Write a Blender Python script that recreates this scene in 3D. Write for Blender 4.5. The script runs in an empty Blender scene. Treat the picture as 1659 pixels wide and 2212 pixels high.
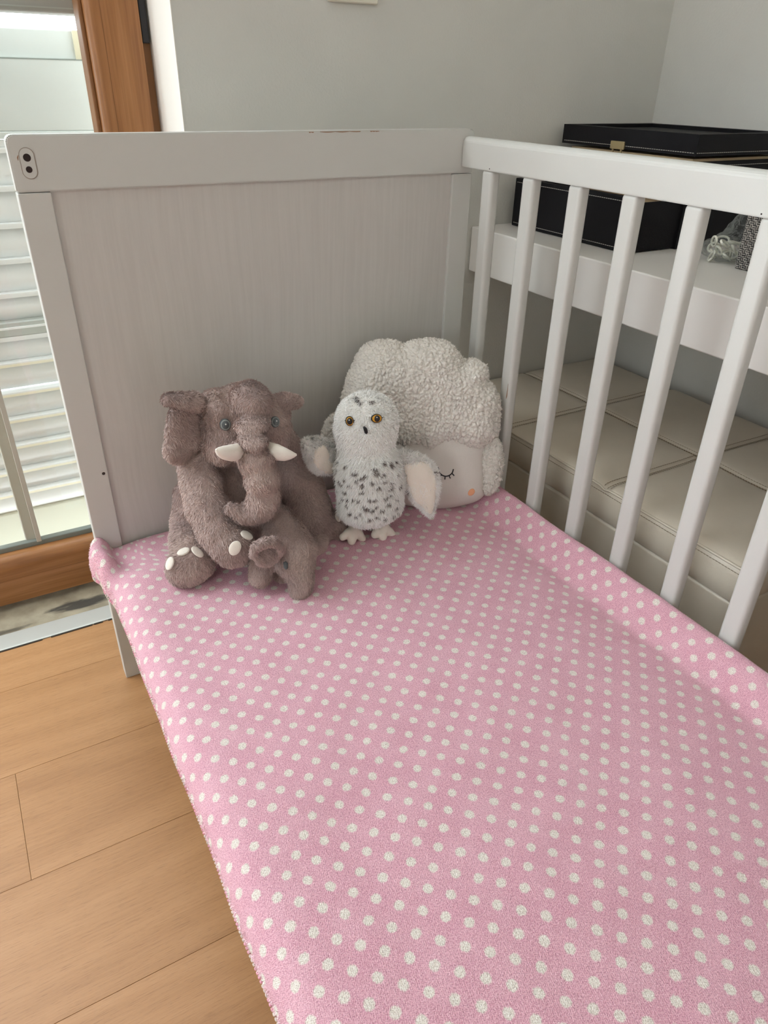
import bpy, bmesh, math, random
import numpy as np
from mathutils import Vector, Matrix

random.seed(7)
RNG = np.random.default_rng(11)
scene = bpy.context.scene
COL = scene.collection

# ------------------------------------------------------------------ camera
# solved from the crib: headboard front plane is y = 0, x to the right, z up,
# origin at the foot of the left headboard leg (crib 0.668 m wide, 0.85 m high)
CAM = np.array([-0.07896, -1.02811, 0.90993])
RM = np.array([[0.87010329, -0.49255125, 0.01770671],
               [-0.24014351, -0.45504451, -0.85747629],
               [0.43040836, 0.74184079, -0.51421872]])
FPX, CX, CY = 1548.79, 829.5, 1106.0
cam_d = bpy.data.cameras.new('camera')
cam = bpy.data.objects.new('camera', cam_d)
COL.objects.link(cam)
cam_d.sensor_fit = 'HORIZONTAL'
cam_d.sensor_width = 36.0
cam_d.lens = FPX / 1659.0 * 36.0
cam_d.clip_start = 0.02
m = Matrix.Identity(4)
for i in range(3):
    m[i][0] = RM[0, i]
    m[i][1] = -RM[1, i]
    m[i][2] = -RM[2, i]
    m[i][3] = CAM[i]
cam.matrix_world = m
scene.camera = cam

# ------------------------------------------------------------------ light
vs = scene.view_settings
scene.display_settings.display_device = 'sRGB'
vs.view_transform = 'Standard'
vs.look = 'None'
vs.exposure = -0.25
vs.gamma = 1.0
vs.use_curve_mapping = False
try:
    scene.cycles.use_denoising = True
    scene.cycles.max_bounces = 8
    scene.cycles.diffuse_bounces = 5
    scene.cycles.transparent_max_bounces = 12
except Exception:
    pass
world = bpy.data.worlds.new('sky')
scene.world = world
world.use_nodes = True
bg = world.node_tree.nodes['Background']
bg.inputs[0].default_value = (0.86, 0.935, 1.0, 1)
bg.inputs[1].default_value = 8.5


def area_light(name, loc, aim, sx, sy, power, color):
    d = bpy.data.lights.new(name, 'AREA')
    d.shape = 'RECTANGLE'
    d.size, d.size_y = sx, sy
    d.energy = power
    d.color = color
    o = bpy.data.objects.new(name, d)
    COL.objects.link(o)
    o.location = loc
    v = Vector(aim) - Vector(loc)
    o.rotation_euler = v.to_track_quat('-Z', 'Y').to_euler()
    return o


# daylight through the open leaf of the balcony door; fill lamp at a window added in the left wall
area_light('daylight_balcony_door', (-0.90, 0.27, 1.34), (-0.25, -0.8, 0.50), 1.0, 1.4, 21, (0.86, 0.93, 1.0))
area_light('added_side_fill', (-2.50, -1.85, 1.48), (0.0, -1.2, 0.75), 0.75, 1.1, 8, (0.86, 0.93, 1.0))


# ------------------------------------------------------------------ helpers
def ray(px, py):
    return RM.T @ np.array([(px - CX) / FPX, (py - CY) / FPX, 1.0])


def PXY(px, py, y):
    v = ray(px, py)
    return CAM + v * ((y - CAM[1]) / v[1])


def PXZ(px, py, z):
    v = ray(px, py)
    return CAM + v * ((z - CAM[2]) / v[2])


def put(o, parent=None):
    COL.objects.link(o)
    if parent is not None:
        o.parent = parent
    return o


def tag(o, label=None, cat=None, group=None, kind=None):
    if label: o['label'] = label
    if cat: o['category'] = cat
    if group: o['group'] = group
    if kind: o['kind'] = kind
    return o


def empty(name, loc, label=None, cat=None, group=None, kind=None):
    o = bpy.data.objects.new(name, None)
    o.empty_display_size = 0.05
    put(o)
    o.location = loc
    return tag(o, label, cat, group, kind)


def mesh_np(name, V, F, mat, parent=None, smooth=True, col=None, uv=None):
    """F is a list of int arrays (n,3) / (n,4)."""
    me = bpy.data.meshes.new(name)
    V = np.ascontiguousarray(V, dtype=np.float32)
    if not isinstance(F, list):
        F = [F]
    F = [np.asarray(f, dtype=np.int32) for f in F if len(f)]
    loops = np.concatenate([f.ravel() for f in F])
    tot = np.concatenate([np.full(len(f), f.shape[1], np.int32) for f in F])
    start = np.concatenate([[0], np.cumsum(tot)[:-1]]).astype(np.int32)
    me.vertices.add(len(V))
    me.vertices.foreach_set('co', V.ravel())
    me.loops.add(len(loops))
    me.loops.foreach_set('vertex_index', loops)
    me.polygons.add(len(tot))
    me.polygons.foreach_set('loop_start', start)
    me.polygons.foreach_set('loop_total', tot)
    if smooth:
        me.polygons.foreach_set('use_smooth', np.ones(len(tot), dtype=bool))
    me.update(calc_edges=True)
    me.validate()
    if col is not None:
        a = me.color_attributes.new('tint', 'FLOAT_COLOR', 'POINT')
        c = np.ones((len(V), 4), np.float32)
        c[:, :3] = col
        a.data.foreach_set('color', c.ravel())
    if uv is not None:
        l = me.uv_layers.new(name='cloth')
        l.data.foreach_set('uv', np.ascontiguousarray(uv[loops], dtype=np.float32).ravel())
    if mat: me.materials.append(mat)
    o = bpy.data.objects.new(name, me)
    return fix_local(put(o), parent)


def fix_local(o, parent):
    """parent keeping the world-space mesh where it is (parents only carry a location)."""
    if parent is not None:
        o.parent = parent
        off = Vector((0, 0, 0))
        p = parent
        while p is not None:
            off += p.location
            p = p.parent
        o.location = o.location - off
    return o


def bm_obj(name, bm, mat, parent=None, smooth=False):
    me = bpy.data.meshes.new(name)
    bm.normal_update()
    bm.to_mesh(me)
    bm.free()
    if smooth:
        for p in me.polygons:
            p.use_smooth = True
    if mat: me.materials.append(mat)
    o = bpy.data.objects.new(name, me)
    return fix_local(put(o), parent)


def box_bm(lo, hi, bevel=0.0, seg=2, bm=None):
    own = bm is None
    b = bmesh.new()
    bmesh.ops.create_cube(b, size=1)
    c = [(lo[i] + hi[i]) / 2 for i in range(3)]
    s = [hi[i] - lo[i] for i in range(3)]
    for v in b.verts:
        v.co = Vector((c[0] + v.co.x * s[0], c[1] + v.co.y * s[1], c[2] + v.co.z * s[2]))
    if bevel > 0:
        bmesh.ops.bevel(b, geom=list(b.edges), offset=bevel, segments=seg, profile=0.5, affect='EDGES')
    if own:
        return b
    me = bpy.data.meshes.new('tmp')
    b.to_mesh(me)
    b.free()
    bm.from_mesh(me)
    bpy.data.meshes.remove(me)
    return bm


def box(name, lo, hi, mat, parent=None, bevel=0.0, seg=2, smooth=False):
    o = bm_obj(name, box_bm(lo, hi, bevel, seg), mat, parent)
    if bevel > 0 and seg > 1:
        for p in o.data.polygons: p.use_smooth = True
        o.data.set_sharp_from_angle(angle=math.radians(50))
        flat_normals(o)
    return o


def flat_normals(o):
    """keep the big faces flat-shaded next to rounded edges"""
    w = o.modifiers.new('weighted_normals', 'WEIGHTED_NORMAL')
    w.keep_sharp = True
    w.weight = 100
    w.mode = 'FACE_AREA'


def prism(name, outline, axis, a0, a1, mat, parent=None, bevel=0.0, seg=2):
    """extrude a 2-D outline along an axis (0:x 1:y 2:z); outline gives the other two coordinates in order."""
    bm = bmesh.new()
    def mk(p, a):
        c = list(p)
        c.insert(axis, a)
        return bm.verts.new(c)
    A = [mk(p, a0) for p in outline]
    B = [mk(p, a1) for p in outline]
    n = len(A)
    bm.faces.new(A)
    bm.faces.new(B[::-1])
    for i in range(n):
        bm.faces.new([A[i], B[i], B[(i + 1) % n], A[(i + 1) % n]])
    bmesh.ops.recalc_face_normals(bm, faces=bm.faces)
    if bevel > 0:
        bmesh.ops.bevel(bm, geom=list(bm.edges), offset=bevel, segments=seg, affect='EDGES')
    o = bm_obj(name, bm, mat, parent, smooth=True)
    o.data.set_sharp_from_angle(angle=math.radians(40))
    flat_normals(o)
    return o


def rounded_rect(x0, x1, z0, z1, r, n=5, corners=(1, 1, 1, 1)):
    """corner order: (x0,z0) (x1,z0) (x1,z1) (x0,z1)"""
    pts = []
    cs = [(x0, z0, 1, 1, 180), (x1, z0, -1, 1, 270), (x1, z1, -1, -1, 0), (x0, z1, 1, -1, 90)]
    for k, (x, z, sx, sz, a0) in enumerate(cs):
        if not corners[k]:
            pts.append((x, z))
            continue
        for i in range(n + 1):
            a = math.radians(a0 + 90 * i / n)
            pts.append((x + sx * r + r * math.cos(a), z + sz * r + r * math.sin(a)))
    return pts


def tube_np(P, rad, n=8, closed=False, caps=True):
    P = np.asarray(P, float)
    rad = np.broadcast_to(np.asarray(rad, float), (len(P),))
    T = np.gradient(P, axis=0)
    if closed:
        T = np.roll(P, -1, 0) - np.roll(P, 1, 0)
    T /= np.linalg.norm(T, axis=1)[:, None] + 1e-12
    up = np.array([0.13, 0.31, 0.94])
    A = np.cross(T, up)
    A /= np.linalg.norm(A, axis=1)[:, None] + 1e-12
    B = np.cross(T, A)
    an = np.linspace(0, 2 * np.pi, n, endpoint=False)
    V = P[:, None] + rad[:, None, None] * (np.cos(an)[None, :, None] * A[:, None] + np.sin(an)[None, :, None] * B[:, None])
    m_ = len(P)
    i = np.arange(m_ if closed else m_ - 1)[:, None]
    j = np.arange(n)[None]
    a = i * n + j
    b = i * n + (j + 1) % n
    i2 = (i + 1) % m_
    F = [np.stack([a, b, i2 * n + (j + 1) % n, i2 * n + j], -1).reshape(-1, 4)]
    V = V.reshape(-1, 3)
    if caps and not closed:
        V = np.vstack([V, P[0], P[-1]])
        k = len(V)
        jj = np.arange(n)
        F.append(np.stack([np.full(n, k - 2), (jj + 1) % n, jj], -1))
        o = (m_ - 1) * n
        F.append(np.stack([np.full(n, k - 1), o + jj, o + (jj + 1) % n], -1))
    return V, F


def merge(parts):
    Vs, T, Q, off = [], [], [], 0
    for V, F in parts:
        Vs.append(V)
        for f in (F if isinstance(F, list) else [F]):
            (T if f.shape[1] == 3 else Q).append(f + off)
        off += len(V)
    out = []
    if T: out.append(np.vstack(T))
    if Q: out.append(np.vstack(Q))
    return np.vstack(Vs), out


# ------------------------------------------------------------------ noise (numpy)
def _hash(ix, iy, iz, s):
    h = (ix.astype(np.int64) * 374761393 + iy.astype(np.int64) * 668265263 + iz.astype(np.int64) * 2147483647 + s * 974711) & 0xFFFFFFFF
    h = ((h ^ (h >> 13)) * 1274126177) & 0xFFFFFFFF
    h = ((h ^ (h >> 16)) * 2246822519) & 0xFFFFFFFF
    return ((h ^ (h >> 15)) & 0xFFFFFF).astype(np.float64) / 0xFFFFFF


def vnoise(P, freq, s=0):
    """smooth value noise, about -1..1"""
    Q = np.asarray(P, float) * freq
    I = np.floor(Q).astype(np.int64)
    f = Q - I
    f = f * f * (3 - 2 * f)
    r = 0
    for dx in (0, 1):
        wx = f[:, 0] if dx else 1 - f[:, 0]
        for dy in (0, 1):
            wy = f[:, 1] if dy else 1 - f[:, 1]
            for dz in (0, 1):
                wz = f[:, 2] if dz else 1 - f[:, 2]
                r = r + wx * wy * wz * _hash(I[:, 0] + dx, I[:, 1] + dy, I[:, 2] + dz, s)
    return r * 2 - 1


def worley(P, freq, s=0):
    Q = np.asarray(P, float) * freq
    I = np.floor(Q).astype(np.int64)
    f1 = np.full(len(Q), 9.0)
    f2 = np.full(len(Q), 9.0)
    for dx in (-1, 0, 1):
        for dy in (-1, 0, 1):
            for dz in (-1, 0, 1):
                J = I + np.array([dx, dy, dz])
                c = np.stack([J[:, k] + _hash(J[:, 0], J[:, 1], J[:, 2], s + 5 + k) for k in range(3)], -1)
                d = np.linalg.norm(c - Q, axis=1)
                f2 = np.minimum(f2, np.maximum(f1, d))
                f1 = np.minimum(f1, d)
    return f1, f2


# ------------------------------------------------------------------ implicit surfaces
def smin(a, b, k):
    h = np.maximum(k - np.abs(a - b), 0) / k
    return np.minimum(a, b) - h * h * k * 0.25


class Blob:
    def __init__(self):
        self.pr = []

    def ell(self, c, r, rot=None, k=0.015):
        c = np.asarray(c, float)
        r = np.asarray(r, float) * np.ones(3)
        Rm = np.eye(3) if rot is None else np.array(Matrix.Rotation(0, 3, 'X') if False else rot)
        def f(P):
            q = (P - c) @ Rm
            k0 = np.linalg.norm(q / r, axis=1)
            k1 = np.linalg.norm(q / (r * r), axis=1) + 1e-9
            return k0 * (k0 - 1) / k1
        self.pr.append((f, k, c - r.max(), c + r.max()))
        return self

    def chain(self, pts, rad, k=0.012):
        for a, b, ra, rb in zip(pts[:-1], pts[1:], rad[:-1], rad[1:]):
            a = np.asarray(a, float)
            b = np.asarray(b, float)
            def f(P, a=a, b=b, ra=ra, rb=rb):
                ba = b - a
                t = np.clip((P - a) @ ba / (ba @ ba + 1e-12), 0, 1)
                return np.linalg.norm(P - a - t[:, None] * ba, axis=1) - (ra + (rb - ra) * t)
            rr = max(ra, rb)
            self.pr.append((f, k, np.minimum(a, b) - rr, np.maximum(a, b) + rr))
        return self

    def flat(self, outline, org, U, Vv, N, T, D, k=0.006, curve=None):
        """inflated flat shape: outline in plane coordinates (U,V), half thickness T, rounding distance D"""
        O = np.asarray(outline, float)
        org = np.asarray(org, float)
        st = 0.0012
        g0 = O.min(0) - 0.03
        gn = np.ceil((O.max(0) + 0.03 - g0) / st).astype(int) + 1
        gu, gv = np.meshgrid(g0[0] + st * np.arange(gn[0]), g0[1] + st * np.arange(gn[1]), indexing='ij')
        DG = poly_dist(np.stack([gu.ravel(), gv.ravel()], -1), O).reshape(gn)

        def dist2(u, v):
            a = np.clip((u - g0[0]) / st, 0, gn[0] - 1.001)
            b = np.clip((v - g0[1]) / st, 0, gn[1] - 1.001)
            i, j = a.astype(int), b.astype(int)
            fa, fb = a - i, b - j
            return (DG[i, j] * (1 - fa) * (1 - fb) + DG[i + 1, j] * fa * (1 - fb) + DG[i, j + 1] * (1 - fa) * fb + DG[i + 1, j + 1] * fa * fb)

        def f(P):
            q = P - org
            u, v, w = q @ U, q @ Vv, q @ N
            if curve is not None:
                w = w - curve(u, v)
            d = dist2(u, v)
            return (np.sqrt((w / T) ** 2 + (np.maximum(D - d, 0) / D) ** 2) - 1) * T * 0.8
        C3 = org + O[:, :1] * U + O[:, 1:] * Vv
        mx = T * 1.2 + (0 if curve is None else 0.03)
        self.pr.append((f, k, C3.min(0) - mx, C3.max(0) + mx))
        return self

    def bounds(self, pad):
        return (np.min([p[2] for p in self.pr], 0) - pad, np.max([p[3] for p in self.pr], 0) + pad)

    def build(self, h, wrinkle=0.0, wfreq=30, clip_z=None, shrink=0.0):
        lo, hi = self.bounds(4 * h + 0.004)
        n = np.ceil((hi - lo) / h).astype(int) + 1
        ax = [lo[i] + h * np.arange(n[i]) for i in range(3)]
        G = np.full(n, 1.0)
        for f, k, a, b in self.pr:
            i0 = np.maximum(np.floor((a - lo) / h).astype(int) - 8, 0)
            i1 = np.minimum(np.ceil((b - lo) / h).astype(int) + 9, n)
            sl = tuple(slice(i0[i], i1[i]) for i in range(3))
            X, Y, Z = np.meshgrid(*[ax[i][sl[i]] for i in range(3)], indexing='ij')
            P = np.stack([X.ravel(), Y.ravel(), Z.ravel()], -1)
            D = f(P).reshape(X.shape)
            G[sl] = smin(G[sl], D, k)
        if wrinkle > 0:
            near = np.abs(G) < 4 * h + wrinkle
            idx = np.argwhere(near)
            P = lo + h * idx
            w = vnoise(P, wfreq, 3) * 0.65 + vnoise(P, wfreq * 2.3, 4) * 0.35
            G[near] += wrinkle * w
        G += shrink
        if clip_z is not None:
            Zs = ax[2][None, None, :] * np.ones(n)
            G = np.maximum(G, clip_z - Zs)
        self.G, self.lo, self.h, self.n = G, lo, h, n
        return surface_nets(G, lo, h)

    def sample(self, P):
        q = (np.asarray(P, float) - self.lo) / self.h
        q = np.clip(q, 0, np.array(self.n) - 1.001)
        I = q.astype(int)
        f = q - I
        r = 0
        for dx in (0, 1):
            for dy in (0, 1):
                for dz in (0, 1):
                    w = np.abs(1 - dx - f[:, 0]) * np.abs(1 - dy - f[:, 1]) * np.abs(1 - dz - f[:, 2])
                    r = r + w * self.G[I[:, 0] + dx, I[:, 1] + dy, I[:, 2] + dz]
        return r

    def normal(self, P):
        e = self.h * 0.8
        g = np.stack([self.sample(P + d) - self.sample(P - d) for d in np.eye(3) * e], -1)
        return g / (np.linalg.norm(g, axis=1)[:, None] + 1e-12)

    def hit(self, px, py):
        """first surface point along the photo ray"""
        v = ray(px, py)
        v = v / np.linalg.norm(v)
        t = np.arange(0.4, 1.6, self.h * 0.3)
        P = CAM + t[:, None] * v
        ins = np.all((P > self.lo) & (P < self.lo + self.h * (np.array(self.n) - 1)), axis=1)
        s = np.where(ins, self.sample(P), 1.0)
        k = np.argmax(s < 0)
        if s[k] >= 0:
            k = np.argmin(s)
        p = P[k]
        return p, self.normal(p[None])[0]


def poly_dist(Q, O):
    """signed distance to a closed polygon, positive inside"""
    A = O
    B = np.roll(O, -1, 0)
    d = np.full(len(Q), 1e9)
    ins = np.zeros(len(Q), bool)
    for a, b in zip(A, B):
        e = b - a
        w = Q - a
        t = np.clip((w @ e) / (e @ e + 1e-15), 0, 1)
        d = np.minimum(d, np.linalg.norm(w - t[:, None] * e, axis=1))
        c = (a[1] > Q[:, 1]) != (b[1] > Q[:, 1])
        with np.errstate(divide='ignore', invalid='ignore'):
            xi = (b[0] - a[0]) * (Q[:, 1] - a[1]) / (b[1] - a[1] + 1e-15) + a[0]
        ins ^= c & (Q[:, 0] < xi)
    return np.where(ins, d, -d)


def smooth_closed(pts, n=120):
    """closed Catmull-Rom through the points"""
    P = np.asarray(pts, float)
    m_ = len(P)
    t = np.linspace(0, m_, n, endpoint=False)
    i = t.astype(int)
    f = (t - i)[:, None]
    p0, p1, p2, p3 = P[(i - 1) % m_], P[i % m_], P[(i + 1) % m_], P[(i + 2) % m_]
    return 0.5 * (2 * p1 + (p2 - p0) * f + (2 * p0 - 5 * p1 + 4 * p2 - p3) * f ** 2 + (3 * p1 - p0 - 3 * p2 + p3) * f ** 3)


def smooth_open(pts, n=40):
    P = np.asarray(pts, float)
    P = np.vstack([2 * P[0] - P[1], P, 2 * P[-1] - P[-2]])
    t = np.linspace(0, len(P) - 3 - 1e-9, n)
    i = t.astype(int)
    f = (t - i)[:, None]
    p0, p1, p2, p3 = P[i], P[i + 1], P[i + 2], P[i + 3]
    return 0.5 * (2 * p1 + (p2 - p0) * f + (2 * p0 - 5 * p1 + 4 * p2 - p3) * f ** 2 + (3 * p1 - p0 - 3 * p2 + p3) * f ** 3)


def surface_nets(G, lo, h):
    S = G < 0
    n = np.array(G.shape)
    c = n - 1
    cnt = np.zeros(c, np.int32)
    acc = np.zeros(tuple(c) + (3,))
    corner = [(i, j, k) for i in (0, 1) for j in (0, 1) for k in (0, 1)]
    def sub(A, o):
        return A[o[0]:o[0] + c[0], o[1]:o[1] + c[1], o[2]:o[2] + c[2]]
    tot = sum(sub(S, o).astype(np.int8) for o in corner)
    act = (tot > 0) & (tot < 8)
    idx = np.argwhere(act)
    vid = -np.ones(c, np.int64)
    vid[act] = np.arange(len(idx))
    acc = np.zeros((len(idx), 3))
    cnt = np.zeros(len(idx))
    for a in corner:
        for d in range(3):
            if a[d]: continue
            b = list(a); b[d] = 1
            ga = G[idx[:, 0] + a[0], idx[:, 1] + a[1], idx[:, 2] + a[2]]
            gb = G[idx[:, 0] + b[0], idx[:, 1] + b[1], idx[:, 2] + b[2]]
            cr = (ga < 0) != (gb < 0)
            t = np.where(cr, ga / np.where(cr, ga - gb, 1), 0)
            p = np.array(a, float)[None] + t[:, None] * np.eye(3)[d]
            acc[cr] += p[cr]
            cnt[cr] += 1
    V = lo + h * (idx + acc / cnt[:, None])
    Fs = []
    for d in range(3):
        e1, e2 = [(1, 2), (2, 0), (0, 1)][d]
        A = np.moveaxis(S, d, 0)
        # edges along d between lattice points, interior in the two other axes
        sl0 = [slice(1, n[i] - 1) for i in range(3)]
        sl0[d] = slice(0, n[d] - 1)
        sl1 = list(sl0)
        sl1[d] = slice(1, n[d])
        s0, s1 = S[tuple(sl0)], S[tuple(sl1)]
        E = np.argwhere(s0 != s1)
        if not len(E): continue
        flip = s0[E[:, 0], E[:, 1], E[:, 2]]
        base = E.copy()
        for i in range(3):
            if i != d: base[:, i] += 1
        def cell(o1, o2):
            q = base.copy()
            q[:, e1] -= o1
            q[:, e2] -= o2
            return vid[q[:, 0], q[:, 1], q[:, 2]]
        quad = np.stack([cell(1, 1), cell(0, 1), cell(0, 0), cell(1, 0)], -1)
        quad = np.where(flip[:, None], quad, quad[:, ::-1])
        Fs.append(quad)
    return V, np.vstack(Fs)


def relax(V, F, it=2, lam=0.5):
    E = np.vstack([F[:, [0, 1]], F[:, [1, 2]], F[:, [2, 3]], F[:, [3, 0]]])
    for _ in range(it):
        acc = np.zeros_like(V)
        cnt = np.zeros(len(V))
        for a, b in ((0, 1), (1, 0)):
            for k in range(3):
                acc[:, k] += np.bincount(E[:, a], weights=V[E[:, b], k], minlength=len(V))
            cnt += np.bincount(E[:, a], minlength=len(V))
        V = V + lam * (acc / np.maximum(cnt, 1)[:, None] - V)
    return V


def fur_blades(blob, V, F, count, length, width, comb, lean=0.65, jitter=0.35, swirl=0.5, sfreq=18,
               color=None, keep=None, seed=1, lvar=0.3, lfun=None):
    """plush pile as small tapered blades lying over the surface"""
    rg = np.random.default_rng(seed)
    A, B, Cc, D = (V[F[:, i]] for i in range(4))
    area = np.linalg.norm(np.cross(B - A, Cc - A), axis=1) + np.linalg.norm(np.cross(Cc - A, D - A), axis=1)
    pick = rg.choice(len(F), count, p=area / area.sum())
    s, t = rg.random((2, count))
    P = ((1 - s) * (1 - t))[:, None] * A[pick] + (s * (1 - t))[:, None] * B[pick] + (s * t)[:, None] * Cc[pick] + ((1 - s) * t)[:, None] * D[pick]
    N = blob.normal(P)
    if keep is not None:
        kk = keep(P, N)
        P, N = P[kk], N[kk]
    n = len(P)
    cd = comb(P, N)
    sw = np.stack([vnoise(P, sfreq, 20 + i) for i in range(3)], -1)
    fine = np.stack([vnoise(P, 140, 30 + i) for i in range(3)], -1)
    cd = cd + swirl * sw + 0.45 * fine + jitter * rg.normal(size=(n, 3))
    cd -= (cd * N).sum(1)[:, None] * N
    cd /= np.linalg.norm(cd, axis=1)[:, None] + 1e-9
    ln = length * (1 + lvar * (rg.random(n) * 2 - 1))
    if lfun is not None:
        ln = ln * lfun(P)
    le = np.clip(lean + 0.12 * rg.normal(size=n), 0.15, 0.95)[:, None]
    d1 = le * cd + np.sqrt(1 - le ** 2) * N
    le2 = np.clip(le + 0.22, 0, 0.99)
    d2 = le2 * cd + np.sqrt(1 - le2 ** 2) * N
    side = np.cross(d1, N)
    side /= np.linalg.norm(side, axis=1)[:, None] + 1e-9
    tw = rg.normal(size=(n, 1)) * 0.5
    side = side * np.cos(tw) + np.cross(d1, side) * np.sin(tw)
    w = (width * (0.7 + 0.6 * rg.random(n)))[:, None]
    P0 = P - N * (length * 0.06)
    P1 = P0 + d1 * (ln * 0.5)[:, None]
    P2 = P1 + d2 * (ln * 0.5)[:, None]
    Vb = np.stack([P0 - side * w * 0.5, P0 + side * w * 0.5, P1 - side * w * 0.42, P1 + side * w * 0.42, P2], 1).reshape(-1, 3)
    o = (np.arange(n) * 5)[:, None]
    Q = o + np.array([[0, 1, 3, 2]])
    T = o + np.array([[2, 3, 4]])
    # orient outwards
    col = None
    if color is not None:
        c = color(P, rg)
        root = 0.92  # roots painted darker: occlusion-like shade put into the blade colour
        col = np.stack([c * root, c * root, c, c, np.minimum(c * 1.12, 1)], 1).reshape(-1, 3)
    return Vb, Q, T, col


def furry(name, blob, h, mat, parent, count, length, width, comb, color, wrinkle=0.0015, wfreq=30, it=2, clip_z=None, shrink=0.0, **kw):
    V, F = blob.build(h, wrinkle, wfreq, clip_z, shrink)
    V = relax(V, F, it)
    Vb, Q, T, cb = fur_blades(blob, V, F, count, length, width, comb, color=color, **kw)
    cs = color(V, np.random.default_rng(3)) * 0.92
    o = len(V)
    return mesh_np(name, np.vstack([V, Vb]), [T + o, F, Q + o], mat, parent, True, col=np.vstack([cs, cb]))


def soft(name, blob, h, mat, parent, wrinkle=0.0, wfreq=40, it=2):
    V, F = blob.build(h, wrinkle, wfreq)
    V = relax(V, F, it)
    return mesh_np(name, V, F, mat, parent)


# ------------------------------------------------------------------ materials
def new_mat(name):
    m_ = bpy.data.materials.new(name)
    m_.use_nodes = True
    nt = m_.node_tree
    b = nt.nodes['Principled BSDF']
    return m_, nt, b


class NB:
    """small node-building helper"""
    def __init__(self, nt):
        self.nt = nt

    def n(self, typ, **kw):
        nd = self.nt.nodes.new(typ)
        for k, v in kw.items():
            setattr(nd, k, v)
        return nd

    def link(self, a, b):
        self.nt.links.new(a, b)

    def math(self, op, a, b=None, c=None):
        nd = self.n('ShaderNodeMath', operation=op)
        for i, x in enumerate((a, b, c)):
            if x is None: continue
            if hasattr(x, 'links'): self.link(x, nd.inputs[i])
            else: nd.inputs[i].default_value = x
        return nd.outputs[0]

    def coords(self, kind='Object'):
        return self.n('ShaderNodeTexCoord').outputs[kind]

    def pos(self):
        return self.n('ShaderNodeNewGeometry').outputs['Position']

    def mapping(self, src, scale=(1, 1, 1), rot=(0, 0, 0), loc=(0, 0, 0)):
        nd = self.n('ShaderNodeMapping')
        self.link(src, nd.inputs[0])
        nd.inputs['Scale'].default_value = scale
        nd.inputs['Rotation'].default_value = rot
        nd.inputs['Location'].default_value = loc
        return nd.outputs[0]

    def noise(self, src, scale, detail=4, rough=0.55, dist=0.0, out=0):
        nd = self.n('ShaderNodeTexNoise')
        self.link(src, nd.inputs['Vector'])
        nd.inputs['Scale'].default_value = scale
        nd.inputs['Detail'].default_value = detail
        nd.inputs['Roughness'].default_value = rough
        nd.inputs['Distortion'].default_value = dist
        return nd.outputs[out]

    def ramp(self, src, stops, interp='LINEAR'):
        nd = self.n('ShaderNodeValToRGB')
        self.link(src, nd.inputs[0])
        nd.color_ramp.interpolation = interp
        e = nd.color_ramp.elements
        while len(e) < len(stops): e.new(0.5)
        for el, (p, c) in zip(e, stops):
            el.position = p
            el.color = tuple(c) + (1,) if len(c) == 3 else c
        return nd.outputs[0]

    def mix(self, fac, a, b, mode='MIX'):
        nd = self.n('ShaderNodeMix', data_type='RGBA', blend_type=mode)
        for s, x in ((nd.inputs[0], fac), (nd.inputs[6], a), (nd.inputs[7], b)):
            if hasattr(x, 'links'): self.link(x, s)
            elif isinstance(x, (int, float)): s.default_value = x
            else: s.default_value = tuple(x) + (1,)
        return nd.outputs[2]

    def bump(self, height, strength=0.3, dist=0.002, normal=None):
        nd = self.n('ShaderNodeBump')
        self.link(height, nd.inputs['Height'])
        nd.inputs['Strength'].default_value = strength
        nd.inputs['Distance'].default_value = dist
        if normal is not None: self.link(normal, nd.inputs['Normal'])
        return nd.outputs[0]


def srgb(r, g, b):
    f = lambda c: (c / 255 / 12.92) if c / 255 <= 0.04045 else ((c / 255 + 0.055) / 1.055) ** 2.4
    return (f(r), f(g), f(b))


def plain(name, rgb, rough=0.5, bump=0.0, bscale=300, metal=0.0, spec=0.5, var=0.0, sheen=0.0, coat=0.0):
    m_, nt, b = new_mat(name)
    k = NB(nt)
    b.inputs['Base Color'].default_value = tuple(rgb) + (1,)
    b.inputs['Roughness'].default_value = rough
    b.inputs['Metallic'].default_value = metal
    b.inputs['Specular IOR Level'].default_value = spec
    if sheen: b.inputs['Sheen Weight'].default_value = sheen
    if coat: b.inputs['Coat Weight'].default_value = coat
    P = k.pos()
    if var:
        c = k.ramp(k.noise(P, 9, 5), [(0.3, [x * (1 - var) for x in rgb]), (0.7, [min(1, x * (1 + var)) for x in rgb])])
        k.link(c, b.inputs['Base Color'])
    if bump:
        k.link(k.bump(k.noise(P, bscale, 3), bump, 0.001), b.inputs['Normal'])
    return m_


MAT = {}
MAT['wall'] = plain('wall_paint', srgb(215, 213, 206), 0.9, 0.35, 260, var=0.02, spec=0.2)
MAT['wall_white'] = plain('reveal_paint', srgb(236, 232, 224), 0.8, 0.15, 260, spec=0.2)
MAT['ceiling'] = plain('ceiling_paint', srgb(248, 247, 243), 0.9)
MAT['crib'] = plain('crib_white_lacquer', srgb(203, 202, 196), 0.38, 0.05, 500, var=0.012)
MAT['crib_hole'] = plain('drill_hole_dark', srgb(48, 36, 33), 0.9)
MAT['plate'] = plain('fitting_plate', srgb(150, 138, 126), 0.5, var=0.05)
MAT['chip'] = plain('bare_wood_chip', srgb(150, 112, 84), 0.8)


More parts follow.
